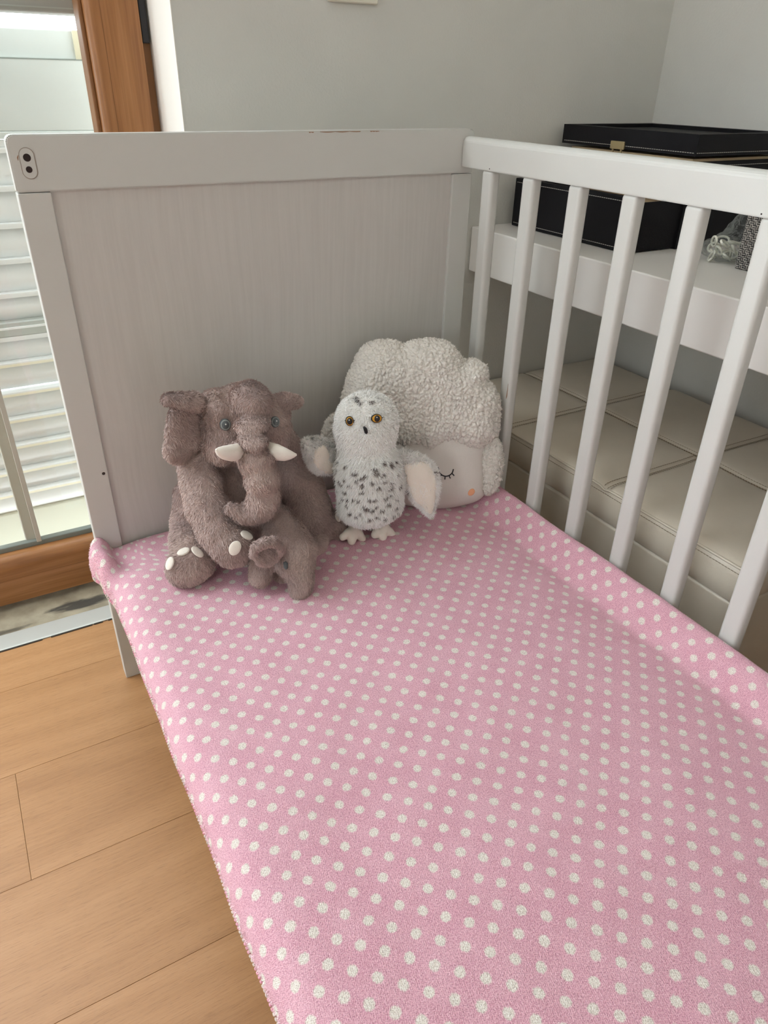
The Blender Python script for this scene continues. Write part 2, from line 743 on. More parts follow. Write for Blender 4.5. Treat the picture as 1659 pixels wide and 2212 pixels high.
def panel_mat():
    m_, nt, b = new_mat('headboard_panel_foil')
    k = NB(nt)
    P = k.pos()
    w = k.noise(k.mapping(P, (1, 1, 0.12)), 9, 2)
    dist = k.n('ShaderNodeVectorMath', operation='ADD')
    sc = k.n('ShaderNodeVectorMath', operation='SCALE')
    k.link(k.noise(k.mapping(P, (1, 1, 0.35)), 5, 2, out=1), sc.inputs[0])
    sc.inputs['Scale'].default_value = 0.05
    k.link(P, dist.inputs[0])
    k.link(sc.outputs[0], dist.inputs[1])
    g = k.noise(k.mapping(dist.outputs[0], (1, 1, 0.035)), 170, 4, 0.6)
    g2 = k.noise(k.mapping(P, (1, 1, 0.012)), 420, 2, 0.6)
    h = k.math('ADD', g, k.math('MULTIPLY', g2, 0.6))
    c = k.ramp(g, [(0.35, srgb(197, 193, 187)), (0.62, srgb(202, 198, 192))])
    k.link(c, b.inputs['Base Color'])
    b.inputs['Roughness'].default_value = 0.48
    k.link(k.bump(h, 0.07, 0.0010), b.inputs['Normal'])
    return m_


MAT['panel'] = panel_mat()


def floor_mat():
    m_, nt, b = new_mat('beech_laminate')
    k = NB(nt)
    P = k.pos()
    inf = k.n('ShaderNodeObjectInfo')
    shift = k.n('ShaderNodeCombineXYZ')
    k.link(k.math('MULTIPLY', inf.outputs['Random'], 7.0), shift.inputs[0])
    k.link(k.math('MULTIPLY', inf.outputs['Random'], 3.0), shift.inputs[1])
    a = k.n('ShaderNodeVectorMath', operation='ADD')
    k.link(P, a.inputs[0])
    k.link(shift.outputs[0], a.inputs[1])
    Q = a.outputs[0]
    broad = k.noise(k.mapping(Q, (0.35, 2.2, 1)), 2.4, 3, 0.5, 0.8)
    wav = k.n('ShaderNodeTexWave', wave_type='RINGS', rings_direction='Z')
    k.link(k.mapping(Q, (0.55, 3.2, 1)), wav.inputs['Vector'])
    wav.inputs['Scale'].default_value = 2.2
    wav.inputs['Distortion'].default_value = 5.0
    wav.inputs['Detail'].default_value = 2.0
    wav.inputs['Detail Scale'].default_value = 0.7
    streak = k.noise(k.mapping(Q, (0.5, 22, 1)), 14, 3, 0.6)
    fine = k.noise(k.mapping(Q, (1.0, 24, 1)), 38, 3, 0.75)
    t = k.math('ADD', k.math('MULTIPLY', broad, 0.5), k.math('MULTIPLY', wav.outputs[1], 0.10))
    t = k.math('ADD', t, k.math('MULTIPLY', streak, 0.40))
    c = k.ramp(t, [(0.32, srgb(163, 117, 74)), (0.52, srgb(178, 131, 86)), (0.72, srgb(190, 143, 98))])
    pores = k.ramp(fine, [(0.34, (0.66, 0.60, 0.55)), (0.46, (1, 1, 1))])
    c = k.mix(0.75, c, pores, 'MULTIPLY')
    tone = k.math('ADD', 0.985, k.math('MULTIPLY', inf.outputs['Random'], 0.02))
    tc = k.n('ShaderNodeCombineColor')
    for i in range(3): k.link(tone, tc.inputs[i])
    c = k.mix(1.0, c, tc.outputs[0], 'MULTIPLY')
    k.link(c, b.inputs['Base Color'])
    b.inputs['Roughness'].default_value = 0.42
    k.link(k.bump(fine, 0.18, 0.0008), b.inputs['Normal'])
    return m_


MAT['floor'] = floor_mat()


def doorwood(name, vertical):
    m_, nt, b = new_mat(name)
    k = NB(nt)
    P = k.pos()
    s = (1, 1, 0.05) if vertical else (0.05, 1, 1)
    g = k.noise(k.mapping(P, s), 60, 4, 0.6, 0.6)
    g2 = k.noise(k.mapping(P, (1, 1, 0.03) if vertical else (0.03, 1, 1)), 240, 2)
    c = k.ramp(g, [(0.3, srgb(142, 94, 53)), (0.5, srgb(162, 110, 65)), (0.7, srgb(174, 123, 77))])
    c = k.mix(0.35, c, k.ramp(g2, [(0.35, (0.62, 0.55, 0.5)), (0.55, (1, 1, 1))]), 'MULTIPLY')
    k.link(c, b.inputs['Base Color'])
    b.inputs['Roughness'].default_value = 0.36
    return m_


MAT['wood_v'] = doorwood('door_foil_upright', True)
MAT['wood_h'] = doorwood('door_foil_level', False)
MAT['wood_dark'] = plain('door_rebate_wood', srgb(132, 87, 47), 0.5, var=0.06)
MAT['black_plastic'] = plain('black_plastic', srgb(28, 27, 32), 0.35)
MAT['gasket'] = plain('glazing_gasket', srgb(128, 134, 128), 0.5)
MAT['alu'] = plain('brushed_aluminium', srgb(205, 206, 200), 0.38, 0.05, 500, metal=0.35)
MAT['alu_dirt'] = plain('dark_seam', srgb(58, 50, 42), 0.9)
MAT['bar_white'] = plain('white_profile', srgb(196, 192, 182), 0.45)
MAT['shutter'] = plain('white_shutter_lacquer', srgb(240, 241, 240), 0.45, var=0.01)
MAT['shutter_grey'] = plain('grey_shutter_rail', srgb(186, 190, 184), 0.5)
MAT['shutter_cream'] = plain('cream_edge', srgb(246, 240, 218), 0.6)
MAT['shutter_lower'] = plain('cream_shutter_board', srgb(203, 202, 184), 0.5, var=0.02)
MAT['board_paint'] = plain('weathered_white_board', srgb(205, 209, 205), 0.55, var=0.03)
MAT['tape'] = plain('felt_strip', srgb(206, 198, 172), 0.9, 0.3, 200, var=0.05)
MAT['slab'] = plain('grey_lintel', srgb(172, 170, 165), 0.8)


def glass_mat(name, tint=(0.97, 0.985, 0.975), refl=0.05):
    m_, nt, b = new_mat(name)
    k = NB(nt)
    nt.nodes.remove(b)
    out = nt.nodes['Material Output']
    t = k.n('ShaderNodeBsdfTransparent')
    t.inputs[0].default_value = tint + (1,)
    g = k.n('ShaderNodeBsdfGlossy')
    g.inputs['Roughness'].default_value = 0.02
    mx = k.n('ShaderNodeMixShader')
    mx.inputs[0].default_value = refl
    k.link(t.outputs[0], mx.inputs[1])
    k.link(g.outputs[0], mx.inputs[2])
    k.link(mx.outputs[0], out.inputs[0])
    return m_


MAT['glass'] = glass_mat('door_glass')


def stone_mat():
    m_, nt, b = new_mat('worn_marble_sill')
    k = NB(nt)
    P = k.pos()
    base = k.ramp(k.noise(P, 24, 5), [(0.3, srgb(142, 132, 112)), (0.55, srgb(168, 158, 136)), (0.75, srgb(182, 172, 150))])
    # black stain, longer than wide, along the right half of the sill
    sep = k.n('ShaderNodeSeparateXYZ')
    k.link(P, sep.inputs[0])
    dx = k.math('DIVIDE', k.math('SUBTRACT', sep.outputs[0], -0.030), 0.072)
    dy = k.math('DIVIDE', k.math('SUBTRACT', sep.outputs[1], 0.260), 0.020)
    rr = k.math('ADD', k.math('MULTIPLY', dx, dx), k.math('MULTIPLY', dy, dy))
    wob = k.math('MULTIPLY', k.math('SUBTRACT', k.noise(k.mapping(P, (0.4, 1.4, 1)), 55, 4), 0.5), 2.2)
    stain = k.ramp(k.math('ADD', rr, wob), [(0.35, (1, 1, 1)), (1.15, (0, 0, 0))])
    dx2 = k.math('DIVIDE', k.math('SUBTRACT', sep.outputs[0], -0.20), 0.075)
    dy2 = k.math('DIVIDE', k.math('SUBTRACT', sep.outputs[1], 0.236), 0.010)
    r2 = k.math('ADD', k.math('MULTIPLY', dx2, dx2), k.math('MULTIPLY', dy2, dy2))
    st2 = k.ramp(k.math('ADD', r2, wob), [(0.30, (1, 1, 1)), (1.2, (0, 0, 0))])
    c = k.mix(k.math('MULTIPLY', stain, 0.9), base, srgb(52, 50, 47))
    c = k.mix(k.math('MULTIPLY', st2, 0.75), c, srgb(62, 57, 50))
    k.link(c, b.inputs['Base Color'])
    b.inputs['Roughness'].default_value = 0.55
    return m_


MAT['stone'] = stone_mat()


def blanket_mat():
    m_, nt, b = new_mat('pink_dotted_fleece')
    k = NB(nt)
    uv = k.n('ShaderNodeUVMap', uv_map='cloth').outputs[0]
    wob = k.n('ShaderNodeVectorMath', operation='MULTIPLY_ADD')
    k.link(k.noise(uv, 620, 2, out=1), wob.inputs[0])
    wob.inputs[1].default_value = (0.0034, 0.0034, 0)
    wob.inputs[2].default_value = (-0.0017, -0.0017, 0)
    add = k.n('ShaderNodeVectorMath', operation='ADD')
    k.link(uv, add.inputs[0])
    k.link(wob.outputs[0], add.inputs[1])
    wob2 = k.n('ShaderNodeVectorMath', operation='MULTIPLY_ADD')
    k.link(k.noise(uv, 14, 2, out=1), wob2.inputs[0])
    wob2.inputs[1].default_value = (0.006, 0.006, 0)
    wob2.inputs[2].default_value = (-0.003, -0.003, 0)
    add2 = k.n('ShaderNodeVectorMath', operation='ADD')
    k.link(add.outputs[0], add2.inputs[0])
    k.link(wob2.outputs[0], add2.inputs[1])
    sep = k.n('ShaderNodeSeparateXYZ')
    k.link(add2.outputs[0], sep.inputs[0])
    PX_, PY_ = 0.0306, 0.0292

    def lattice(ox, oy):
        ux = k.math('DIVIDE', k.math('SUBTRACT', sep.outputs[0], ox), PX_)
        uy = k.math('DIVIDE', k.math('SUBTRACT', sep.outputs[1], oy), PY_)
        fx = k.math('MULTIPLY', k.math('SUBTRACT', k.math('FRACT', ux), 0.5), PX_)
        fy = k.math('MULTIPLY', k.math('SUBTRACT', k.math('FRACT', uy), 0.5), PY_)
        return k.math('SQRT', k.math('ADD', k.math('MULTIPLY', fx, fx), k.math('MULTIPLY', fy, fy)))
    hx, hy = 0.046 - PX_ / 2, -0.648 - PY_ / 2
    d = k.math('MINIMUM', lattice(hx, hy), lattice(hx + PX_ / 2, hy + PY_ / 2))
    # half-length row of staggered dots
    dot = k.n('ShaderNodeMapRange')
    k.link(d, dot.inputs[0])
    dot.inputs[1].default_value = 0.0055
    dot.inputs[2].default_value = 0.0039
    dot.inputs[3].default_value = 0.0
    dot.inputs[4].default_value = 1.0
    # knit loops
    def tri(ax, ay, p):
        v = k.math('ADD', k.math('MULTIPLY', sep.outputs[0], ax), k.math('MULTIPLY', sep.outputs[1], ay))
        return k.math('SINE', k.math('MULTIPLY', v, 2 * math.pi / p))
    kn = k.math('MULTIPLY', tri(1, 0.55, 0.0023), tri(-0.35, 1, 0.0026))
    nz = k.noise(uv, 700, 2, 0.7)
    tex = k.math('ADD', k.math('MULTIPLY', kn, 0.22), k.math('MULTIPLY_ADD', nz, 1.5, -0.25))
    pile = k.noise(uv, 26, 3)
    pink = k.ramp(tex, [(0.26, srgb(192, 130, 148)), (0.50, srgb(228, 168, 183)), (0.74, srgb(242, 196, 207))])
    pink = k.mix(0.25, pink, k.ramp(pile, [(0.35, srgb(222, 164, 180)), (0.65, srgb(244, 200, 210))]))
    white = k.ramp(tex, [(0.22, srgb(204, 190, 178)), (0.5, srgb(240, 229, 218)), (0.75, srgb(250, 243, 235))])
    k.link(k.mix(dot.outputs[0], pink, white), b.inputs['Base Color'])
    b.inputs['Roughness'].default_value = 0.95
    b.inputs['Specular IOR Level'].default_value = 0.15
    b.inputs['Sheen Weight'].default_value = 0.25
    b.inputs['Sheen Roughness'].default_value = 0.5
    hgt = k.math('ADD', tex, k.math('MULTIPLY', dot.outputs[0], -0.10))
    k.link(k.bump(hgt, 0.7, 0.0014), b.inputs['Normal'])
    return m_


MAT['blanket'] = blanket_mat()


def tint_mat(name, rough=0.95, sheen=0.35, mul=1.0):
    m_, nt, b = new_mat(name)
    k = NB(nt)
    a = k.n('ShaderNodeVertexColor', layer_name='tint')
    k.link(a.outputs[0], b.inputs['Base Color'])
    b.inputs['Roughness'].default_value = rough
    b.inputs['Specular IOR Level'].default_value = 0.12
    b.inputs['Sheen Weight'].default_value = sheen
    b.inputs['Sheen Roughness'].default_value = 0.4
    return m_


MAT['fur'] = tint_mat('plush_pile')
MAT['owl_fur'] = tint_mat('white_shag', sheen=0.6)
MAT['sherpa'] = tint_mat('sherpa_fleece', sheen=0.2)
MAT['felt_white'] = plain('cream_felt', srgb(238, 230, 218), 0.95, 0.4, 900, spec=0.1, sheen=0.3)
MAT['velour'] = plain('cream_velour', srgb(240, 231, 217), 0.95, 0.3, 500, spec=0.1, sheen=0.4, var=0.03)
MAT['jersey'] = plain('grey_melange_jersey', srgb(222, 216, 208), 0.95, 0.5, 700, spec=0.1, var=0.02)
MAT['thread_black'] = plain('black_embroidery', srgb(36, 33, 38), 0.8, 0.3, 900)
MAT['cheek'] = plain('peach_print', srgb(240, 176, 134), 0.9, 0.3, 800)
MAT['eye_grey'] = plain('grey_embroidery', srgb(146, 152, 148), 0.6, 0.4, 900)
MAT['eye_dark'] = plain('dark_embroidery', srgb(84, 90, 92), 0.5, 0.3, 900)
MAT['eye_white'] = plain('white_thread', srgb(236, 236, 230), 0.6)
MAT['amber'] = plain('amber_embroidery', srgb(206, 150, 40), 0.6, 0.3, 900)
MAT['black_gloss'] = plain('black_thread', srgb(20, 19, 20), 0.4)
MAT['hem'] = tint_mat('overlock_thread')


def leather(name, rgb, scale=220, bump=0.25, rough=0.42):
    m_, nt, b = new_mat(name)
    k = NB(nt)
    P = k.pos()
    v = k.n('ShaderNodeTexVoronoi', feature='DISTANCE_TO_EDGE')
    k.link(P, v.inputs['Vector'])
    v.inputs['Scale'].default_value = scale * 2
    n_ = k.noise(P, scale, 3)
    k.link(k.ramp(k.noise(P, 12, 4), [(0.3, [c * 0.93 for c in rgb]), (0.7, rgb)]), b.inputs['Base Color'])
    b.inputs['Roughness'].default_value = rough
    b.inputs['Specular IOR Level'].default_value = 0.5 if rgb[0] > 0.1 else 0.2
    k.link(k.bump(k.math('ADD', v.outputs[0], k.math('MULTIPLY', n_, 0.4)), bump, 0.0006), b.inputs['Normal'])
    return m_


MAT['leather_cream'] = leather('cream_leatherette', srgb(217, 206, 188), 220, 0.25, 0.36)
MAT['leather_black'] = leather('black_leatherette', srgb(21, 20, 23), 260, 0.3, 0.6)
MAT['stitch_brown'] = plain('brown_stitching', srgb(138, 120, 94), 0.9)
MAT['stitch_white'] = plain('white_stitching', srgb(196, 192, 184), 0.9)
MAT['desk'] = plain('white_desk_lacquer', srgb(232, 228, 222), 0.35, 0.03, 400)
MAT['brass'] = plain('brushed_brass', srgb(196, 178, 138), 0.35, 0.05, 300, metal=0.8)
MAT['lining'] = plain('beige_lining', srgb(214, 190, 152), 0.9, var=0.15)
MAT['loop_plastic'] = plain('white_plastic_loops', srgb(240, 238, 224), 0.3)
MAT['switch'] = plain('switch_plastic', srgb(228, 222, 206), 0.35)
MAT['mattress'] = plain('mattress_ticking', srgb(232, 228, 222), 0.9, 0.3, 300)


def bag_mat():
    m_, nt, b = new_mat('clear_polythene')
    k = NB(nt)
    nt.nodes.remove(b)
    out = nt.nodes['Material Output']
    t = k.n('ShaderNodeBsdfTransparent')
    t.inputs[0].default_value = (0.97, 0.975, 0.97, 1)
    g = k.n('ShaderNodeBsdfPrincipled')
    g.inputs['Base Color'].default_value = (0.62, 0.64, 0.62, 1)
    g.inputs['Roughness'].default_value = 0.12
    fr = k.n('ShaderNodeFresnel')
    fr.inputs['IOR'].default_value = 1.5
    P = k.pos()
    k.link(k.bump(k.noise(P, 110, 4, 0.6, 1.0), 0.9, 0.004), g.inputs['Normal'])
    k.link(k.bump(k.noise(P, 110, 4, 0.6, 1.0), 0.9, 0.004), fr.inputs['Normal'])
    mx = k.n('ShaderNodeMixShader')
    k.link(k.math('ADD', k.math('MULTIPLY', fr.outputs[0], 0.7), 0.02), mx.inputs[0])
    k.link(t.outputs[0], mx.inputs[1])
    k.link(g.outputs[0], mx.inputs[2])
    k.link(mx.outputs[0], out.inputs[0])
    return m_


MAT['bag'] = bag_mat()


def tweed_mat():
    m_, nt, b = new_mat('black_white_tweed')
    k = NB(nt)
    P = k.pos()
    sep = k.n('ShaderNodeSeparateXYZ')
    k.link(P, sep.inputs[0])
    yy = k.math('ADD', sep.outputs[0], sep.outputs[1])
    p = 0.0058
    row = k.math('FLOOR', k.math('DIVIDE', sep.outputs[2], p))
    colm = k.math('FLOOR', k.math('DIVIDE', yy, p))
    par = k.math('MODULO', k.math('ABSOLUTE', k.math('ADD', row, colm)), 2.0)
    s1 = k.math('SINE', k.math('MULTIPLY', sep.outputs[2], 2 * math.pi / p * 2))
    s2 = k.math('SINE', k.math('MULTIPLY', yy, 2 * math.pi / p * 2))
    sel = k.n('ShaderNodeMix', data_type='FLOAT')
    k.link(par, sel.inputs[0])
    k.link(s1, sel.inputs[2])
    k.link(s2, sel.inputs[3])
    h = k.math('ADD', sel.outputs[0], k.math('MULTIPLY', k.math('SUBTRACT', k.noise(P, 300, 4, 0.7), 0.5), 4.6))
    c = k.ramp(k.math('MULTIPLY_ADD', h, 0.25, 0.5), [(0.42, srgb(52, 49, 50)), (0.56, srgb(170, 164, 158)), (0.75, srgb(206, 200, 192))])
    k.link(c, b.inputs['Base Color'])
    b.inputs['Roughness'].default_value = 0.95
    k.link(k.bump(h, 0.8, 0.001), b.inputs['Normal'])
    return m_


MAT['tweed'] = tweed_mat()

# ================================================================== the room
WY = 0.185            # room face of the back wall
WX = 1.257            # room face of the right wall
LX, FY, HZ = -2.60, -2.70, 2.50
OX0, OX1, OZ = -1.50, 0.263, 2.10   # balcony door opening


def structure(o):
    o['kind'] = 'structure'
    return o


# floor slab with laminate planks
fl = structure(box('floor', (LX, FY, -0.06), (WX, WY - 0.002, -0.0085), MAT['alu_dirt']))
pw, pl, gap = 0.193, 1.20, 0.0004
row_edges = [0.067 - pw * k for k in range(-1, 16)]
plank_meshes = {}
for r, y1 in enumerate(row_edges):
    y0 = y1 - pw
    if y0 > WY: continue
    yt = min(y1, WY - 0.006)
    yb = max(y0, FY)
    if yt - yb < 0.02: continue
    # one end joint of the row y -0.126..-0.319 lies at x = -0.193
    off = {2: -0.193}.get(r, 0.25 + 0.13 * ((r * 7) % 4))
    xs = [LX]
    x = off - math.floor((off - LX) / pl) * pl
    while x < WX:
        if x - xs[-1] > 0.05: xs.append(x)
        x += pl
    xs.append(WX)
    for a, b_ in zip(xs[:-1], xs[1:]):
        box('plank', (a + gap / 2, yb + gap / 2, -0.0085), (b_ - gap / 2, yt - gap / 2, 0.0), MAT['floor'], fl, bevel=0.0003, seg=1)

# back wall around the balcony door, with depth
bm = bmesh.new()
box_bm((OX1, WY, -0.06), (WX + 0.12, WY + 0.25, HZ), bm=bm)
box_bm((OX0, WY, OZ), (OX1, WY + 0.25, HZ), bm=bm)
box_bm((LX - 0.12, WY, -0.06), (OX0, WY + 0.25, HZ), bm=bm)
structure(bm_obj('wall_back', bm, MAT['wall']))
# white-painted reveal lining of the door opening
structure(box('trim_3', (OX1 - 0.0006, WY - 0.0006, 0.0), (OX1 + 0.0006, WY + 0.135, OZ), MAT['wall_white']))
structure(box('wall_right', (WX, FY - 0.12, -0.06), (WX + 0.12, WY, HZ), MAT['wall']))
bm = bmesh.new()
wy0, wy1, wz0, wz1 = -2.25, -1.45, 0.90, 2.05
box_bm((LX - 0.12, FY - 0.12, -0.06), (LX, wy0, HZ), bm=bm)
box_bm((LX - 0.12, wy1, -0.06), (LX, WY, HZ), bm=bm)
box_bm((LX - 0.12, wy0, -0.06), (LX, wy1, wz0), bm=bm)
box_bm((LX - 0.12, wy0, wz1), (LX, wy1, HZ), bm=bm)
structure(bm_obj('wall_left', bm, MAT['wall']))
structure(box('wall_front', (LX, FY - 0.12, -0.06), (WX, FY, HZ), MAT['wall']))
structure(box('ceiling', (LX - 0.12, FY - 0.12, HZ), (WX + 0.12, WY + 0.25, HZ + 0.1), MAT['ceiling']))
# unseen window added in the left wall to let in fill light
w1 = empty('added_window_1', (LX - 0.06, (wy0 + wy1) / 2, wz0), kind='structure')
for a, b_ in (((wy0, wz0), (wy0 + 0.06, wz1)), ((wy1 - 0.06, wz0), (wy1, wz1)), ((wy0 + 0.06, wz0), (wy1 - 0.06, wz0 + 0.06)), ((wy0 + 0.06, wz1 - 0.06), (wy1 - 0.06, wz1))):
    box('added_window_frame', (LX - 0.09, a[0], a[1]), (LX - 0.03, b_[0], b_[1]), MAT['wood_v'], w1, 0.004)
box('pane', (LX - 0.064, wy0 + 0.06, wz0 + 0.06), (LX - 0.058, wy1 - 0.06, wz1 - 0.06), MAT['glass'], w1)

# stone sill and aluminium strip at the balcony door
structure(box('trim_2', (OX0, WY - 0.006, -0.05), (OX1 - 0.0008, WY + 0.24, -0.002), MAT['stone'], bevel=0.001, seg=1))
t1 = structure(empty('trim_1', (-0.2, 0.2, 0)))
prism('strip', [(0.180, 0.0), (0.180, 0.0016), (0.1835, 0.0030), (0.222, 0.0030), (0.2245, 0.0018), (0.2245, -0.0015), (0.19, -0.0015)], 0, OX0 + 0.01, OX1 - 0.01, MAT['alu'], t1)
for a, b_ in ((-0.40, -0.115), (-0.100, -0.025), (-0.022, -0.006), (0.004, 0.20)):
    box('filler', (a, 0.1765, 0.0), (b_, 0.1815, 0.0012), MAT['alu_dirt'], t1)

# ------------------------------------------------------------------ balcony door
d1 = structure(empty('door_1', (-0.5, 0.31, 0)))
SY = 0.305            # room face of the leaf
# fixed frame upright (rebated), next to the reveal
box('door_frame', (0.240, 0.318, 0.0), (OX1 - 0.0008, 0.40, OZ), MAT['wood_dark'], d1, 0.001)
box('seal', (0.2610, 0.3165, 0.0), (OX1 - 0.0008, 0.319, OZ), MAT['plate'], d1)
box('hinge_cover', (0.2480, 0.309, 0.955), (0.2600, 0.3185, 1.15), MAT['black_plastic'], d1, 0.002)
# leaf: right upright with rounded glazing edge
def leaf_profile(x_glass, x_out, y0, s=1):
    r = 0.014
    pts = [(x_out, y0 + 0.055), (x_out, y0)]
    pts.append((x_glass + r, y0))
    for i in range(1, 6):
        a = math.radians(90 * i / 5)
        pts.append((x_glass + r - r * math.sin(a), y0 + r - r * math.cos(a)))
    pts.append((x_glass, y0 + 0.055))
    return pts
prism('stile', leaf_profile(0.168, 0.247, SY), 2, 0.004, OZ - 0.05, MAT['wood_v'], d1)
box('groove', (0.1905, SY - 0.0004, 0.10), (0.1915, SY + 0.001, OZ - 0.05), MAT['wood_dark'], d1)
box('glazing_bead', (0.1615, SY + 0.012, 0.1), (0.1685, SY + 0.05, OZ - 0.05), MAT['wood_dark'], d1, 0.002)
# bottom rail
r = 0.024
pts = [(SY + 0.055, 0.012), (SY, 0.012), (SY, 0.110 - r)]
for i in range(1, 7):
    a = math.radians(90 * i / 6)
    pts.append((SY + r - r * math.cos(a), 0.110 - r + r * math.sin(a)))
pts.append((SY + 0.055, 0.110))
prism('bottom_rail', pts, 0, -0.70, 0.1675, MAT['wood_h'], d1)
box('groove', (-0.70, SY - 0.0004, 0.0655), (0.166, SY + 0.001, 0.0662), MAT['wood_dark'], d1)
box('glazing_bead', (-0.70, SY + 0.030, 0.109), (0.165, SY + 0.045, 0.121), MAT['gasket'], d1, 0.002)
box('stile', (-0.79, SY, 0.004), (-0.70, SY + 0.055, OZ - 0.05), MAT['wood_v'], d1, 0.004)
box('top_rail', (-0.70, SY, OZ - 0.15), (0.168, SY + 0.055, OZ - 0.05), MAT['wood_h'], d1, 0.004)
box('pane', (-0.70, SY + 0.034, 0.105), (0.167, SY + 0.040, OZ - 0.15), MAT['glass'], d1)
box('glazing_bar', (-0.0985, SY + 0.040, 0.108), (-0.0745, SY + 0.058, OZ - 0.15), MAT['bar_white'], d1, 0.003)
box('glazing_bar', (-0.0800, SY + 0.028, 0.118), (-0.0710, SY + 0.040, OZ - 0.15), MAT['bar_white'], d1, 0.001)

# ------------------------------------------------------------------ louvred shutter outside
HY = 0.60
sh = empty('louvred_shutter', (-0.2, HY, 0.0), 'white louvred shutter with grey cross rail outside the balcony door', 'shutter')
SX0, SX1 = -0.62, 0.30


def zat(px, py, y=HY):
    return PXY(px, py, y)[2]


zs = [zat(50, py) for py in (317, 400, 480, 556, 629)] + [zat(60, py) for py in (776, 840, 897, 954, 1008, 1055)]
zs_low = zs[5:]
pitch_u = (zs[0] - zs[4]) / 4
pitch_l = (zs_low[0] - zs_low[-1]) / 5


def slat(ztop, ph, mat):
    # curved slat: top lip leans outwards, belly towards the room
    prof = []
    for i in range(9):
        t = i / 8
        z = ztop - t * ph * 1.03
        y = HY + 0.020 - 0.030 * math.sin(math.pi * (0.15 + 0.75 * t)) + 0.018 * (1 - t)
        prof.append((y, z))
    back = [(y + 0.004, z) for y, z in prof[::-1]]
    o = prism('slat', prof + back, 0, SX0 + 0.04, SX1 - 0.04, mat, sh)
    # bright lip on top of each slat
    box('slat_lip', (SX0 + 0.04, HY - 0.012, ztop - 0.0025), (SX1 - 0.04, HY + 0.034, ztop + 0.0005), MAT['shutter'], sh)
    box('slat_edge', (SX0 + 0.04, HY - 0.0095, ztop - 0.0090), (SX1 - 0.04, HY - 0.004, ztop - 0.0027), MAT['shutter_cream'] if ztop < 0.42 else MAT['shutter'], sh)
    return o


z_mid_t, z_mid_b = zat(50, 690), zat(50, 722)
for z in zs[:5]:
    slat(z, min(pitch_u, 10) if z > zs[4] + 0.01 else (z - z_mid_t), MAT['shutter'])
z = z_mid_b
slat(z, z - zs_low[0], MAT['shutter'])
for i, z in enumerate(zs_low):
    slat(z, pitch_l, MAT['shutter'])
z_bot = zs_low[-1] - pitch_l
box('cross_rail', (SX0 + 0.04, HY - 0.012, z_mid_b), (SX1 - 0.04, HY + 0.03, z_mid_t), MAT['shutter_grey'], sh, 0.003)
box('cross_rail', (SX0 + 0.04, HY - 0.014, z_mid_t - 0.014), (SX1 - 0.04, HY - 0.011, z_mid_t - 0.010), MAT['shutter'], sh)
box('bottom_board', (SX0 + 0.04, HY - 0.004, -0.12), (SX1 - 0.04, HY + 0.02, z_bot + 0.006), MAT['shutter_lower'], sh, 0.003)
for a, b_ in ((SX0, SX0 + 0.04), (SX1 - 0.04, SX1)):
    box('shutter_stile', (a, HY - 0.012, -0.12), (b_, HY + 0.03, zs[0] + 0.012), MAT['shutter'], sh, 0.003)
box('top_rail', (SX0 + 0.04, HY - 0.006, zs[0] + 0.0008), (SX1 - 0.04, HY + 0.03, zs[0] + 0.012), MAT['shutter'], sh)
# flat upper board above the slats, and the balcony slab over it
zb0 = zat(60, 283)
zb1 = zat(60, 126)
ub = empty('shutter_board', (-0.2, HY, zb0), 'flat white board above the shutter slats, beyond the door glass', 'board')
box('board_face', (SX0, HY - 0.010, zb0), (SX1, HY + 0.012, zb1), MAT['board_paint'], ub, 0.002)
box('board_seam', (SX0, HY - 0.0106, zb1 - 0.0012), (SX1, HY - 0.0098, zb1 + 0.0004), MAT['gasket'], ub)
box('board_lip', (SX0, HY - 0.012, zb0 - 0.012), (SX1, HY + 0.012, zb0 + 0.0), MAT['board_paint'], ub, 0.002)
zb2 = zat(60, 61)
box('upper_face', (SX0, HY + 0.000, zb1), (SX1, HY + 0.012, zb2), MAT['board_paint'], ub, 0.002)
pa, pb = PXY(158, 92, HY), PXY(176, 92, HY)
box('felt_strip', (pa[0], HY - 0.006, zb1), (pb[0], HY + 0.001, zb2), MAT['tape'], ub, 0.001)
zb3 = zat(60, 26)
lin = empty('roller_box', (-0.2, 0.45, zb3), 'grey roller shutter box over the bright slit outside', 'shutter box')
box('casing', (-1.4, 0.445, zat(60, 26, 0.445)), (0.5, 0.49, 1.45), MAT['slab'], lin, 0.003)
box('casing_lip', (-1.4, 0.4435, zat(60, 15, 0.445)), (0.5, 0.446, zat(60, 12, 0.445)), MAT['shutter_grey'], lin)
# balcony ground outside
structure(box('floor_outside', (-3.0, WY + 0.25, -0.16), (2.0, 3.0, -0.10), MAT['ceiling']))

# ------------------------------------------------------------------ switch on the wall
a = PXY(705, 2, WY)
b_ = PXY(812, 6, WY)
sw = empty('light_switch', ((a[0] + b_[0]) / 2, WY, a[2]), 'cream light switch plate on the grey wall above the headboard', 'switch')
box('plate', (a[0], WY - 0.009, a[2] - 0.001), (b_[0], WY, a[2] + 0.087), MAT['switch'], sw, 0.003, 3)
box('rocker', (a[0] + 0.014, WY - 0.013, a[2] + 0.014), (b_[0] - 0.014, WY - 0.008, a[2] + 0.072), MAT['switch'], sw, 0.002)

# ================================================================== crib
crib = empty('crib', (0.334, -0.6, 0.0), 'white wooden crib with solid headboard and open front side', 'crib')
CW = 0.668
CM = MAT['crib']
TH = 0.024
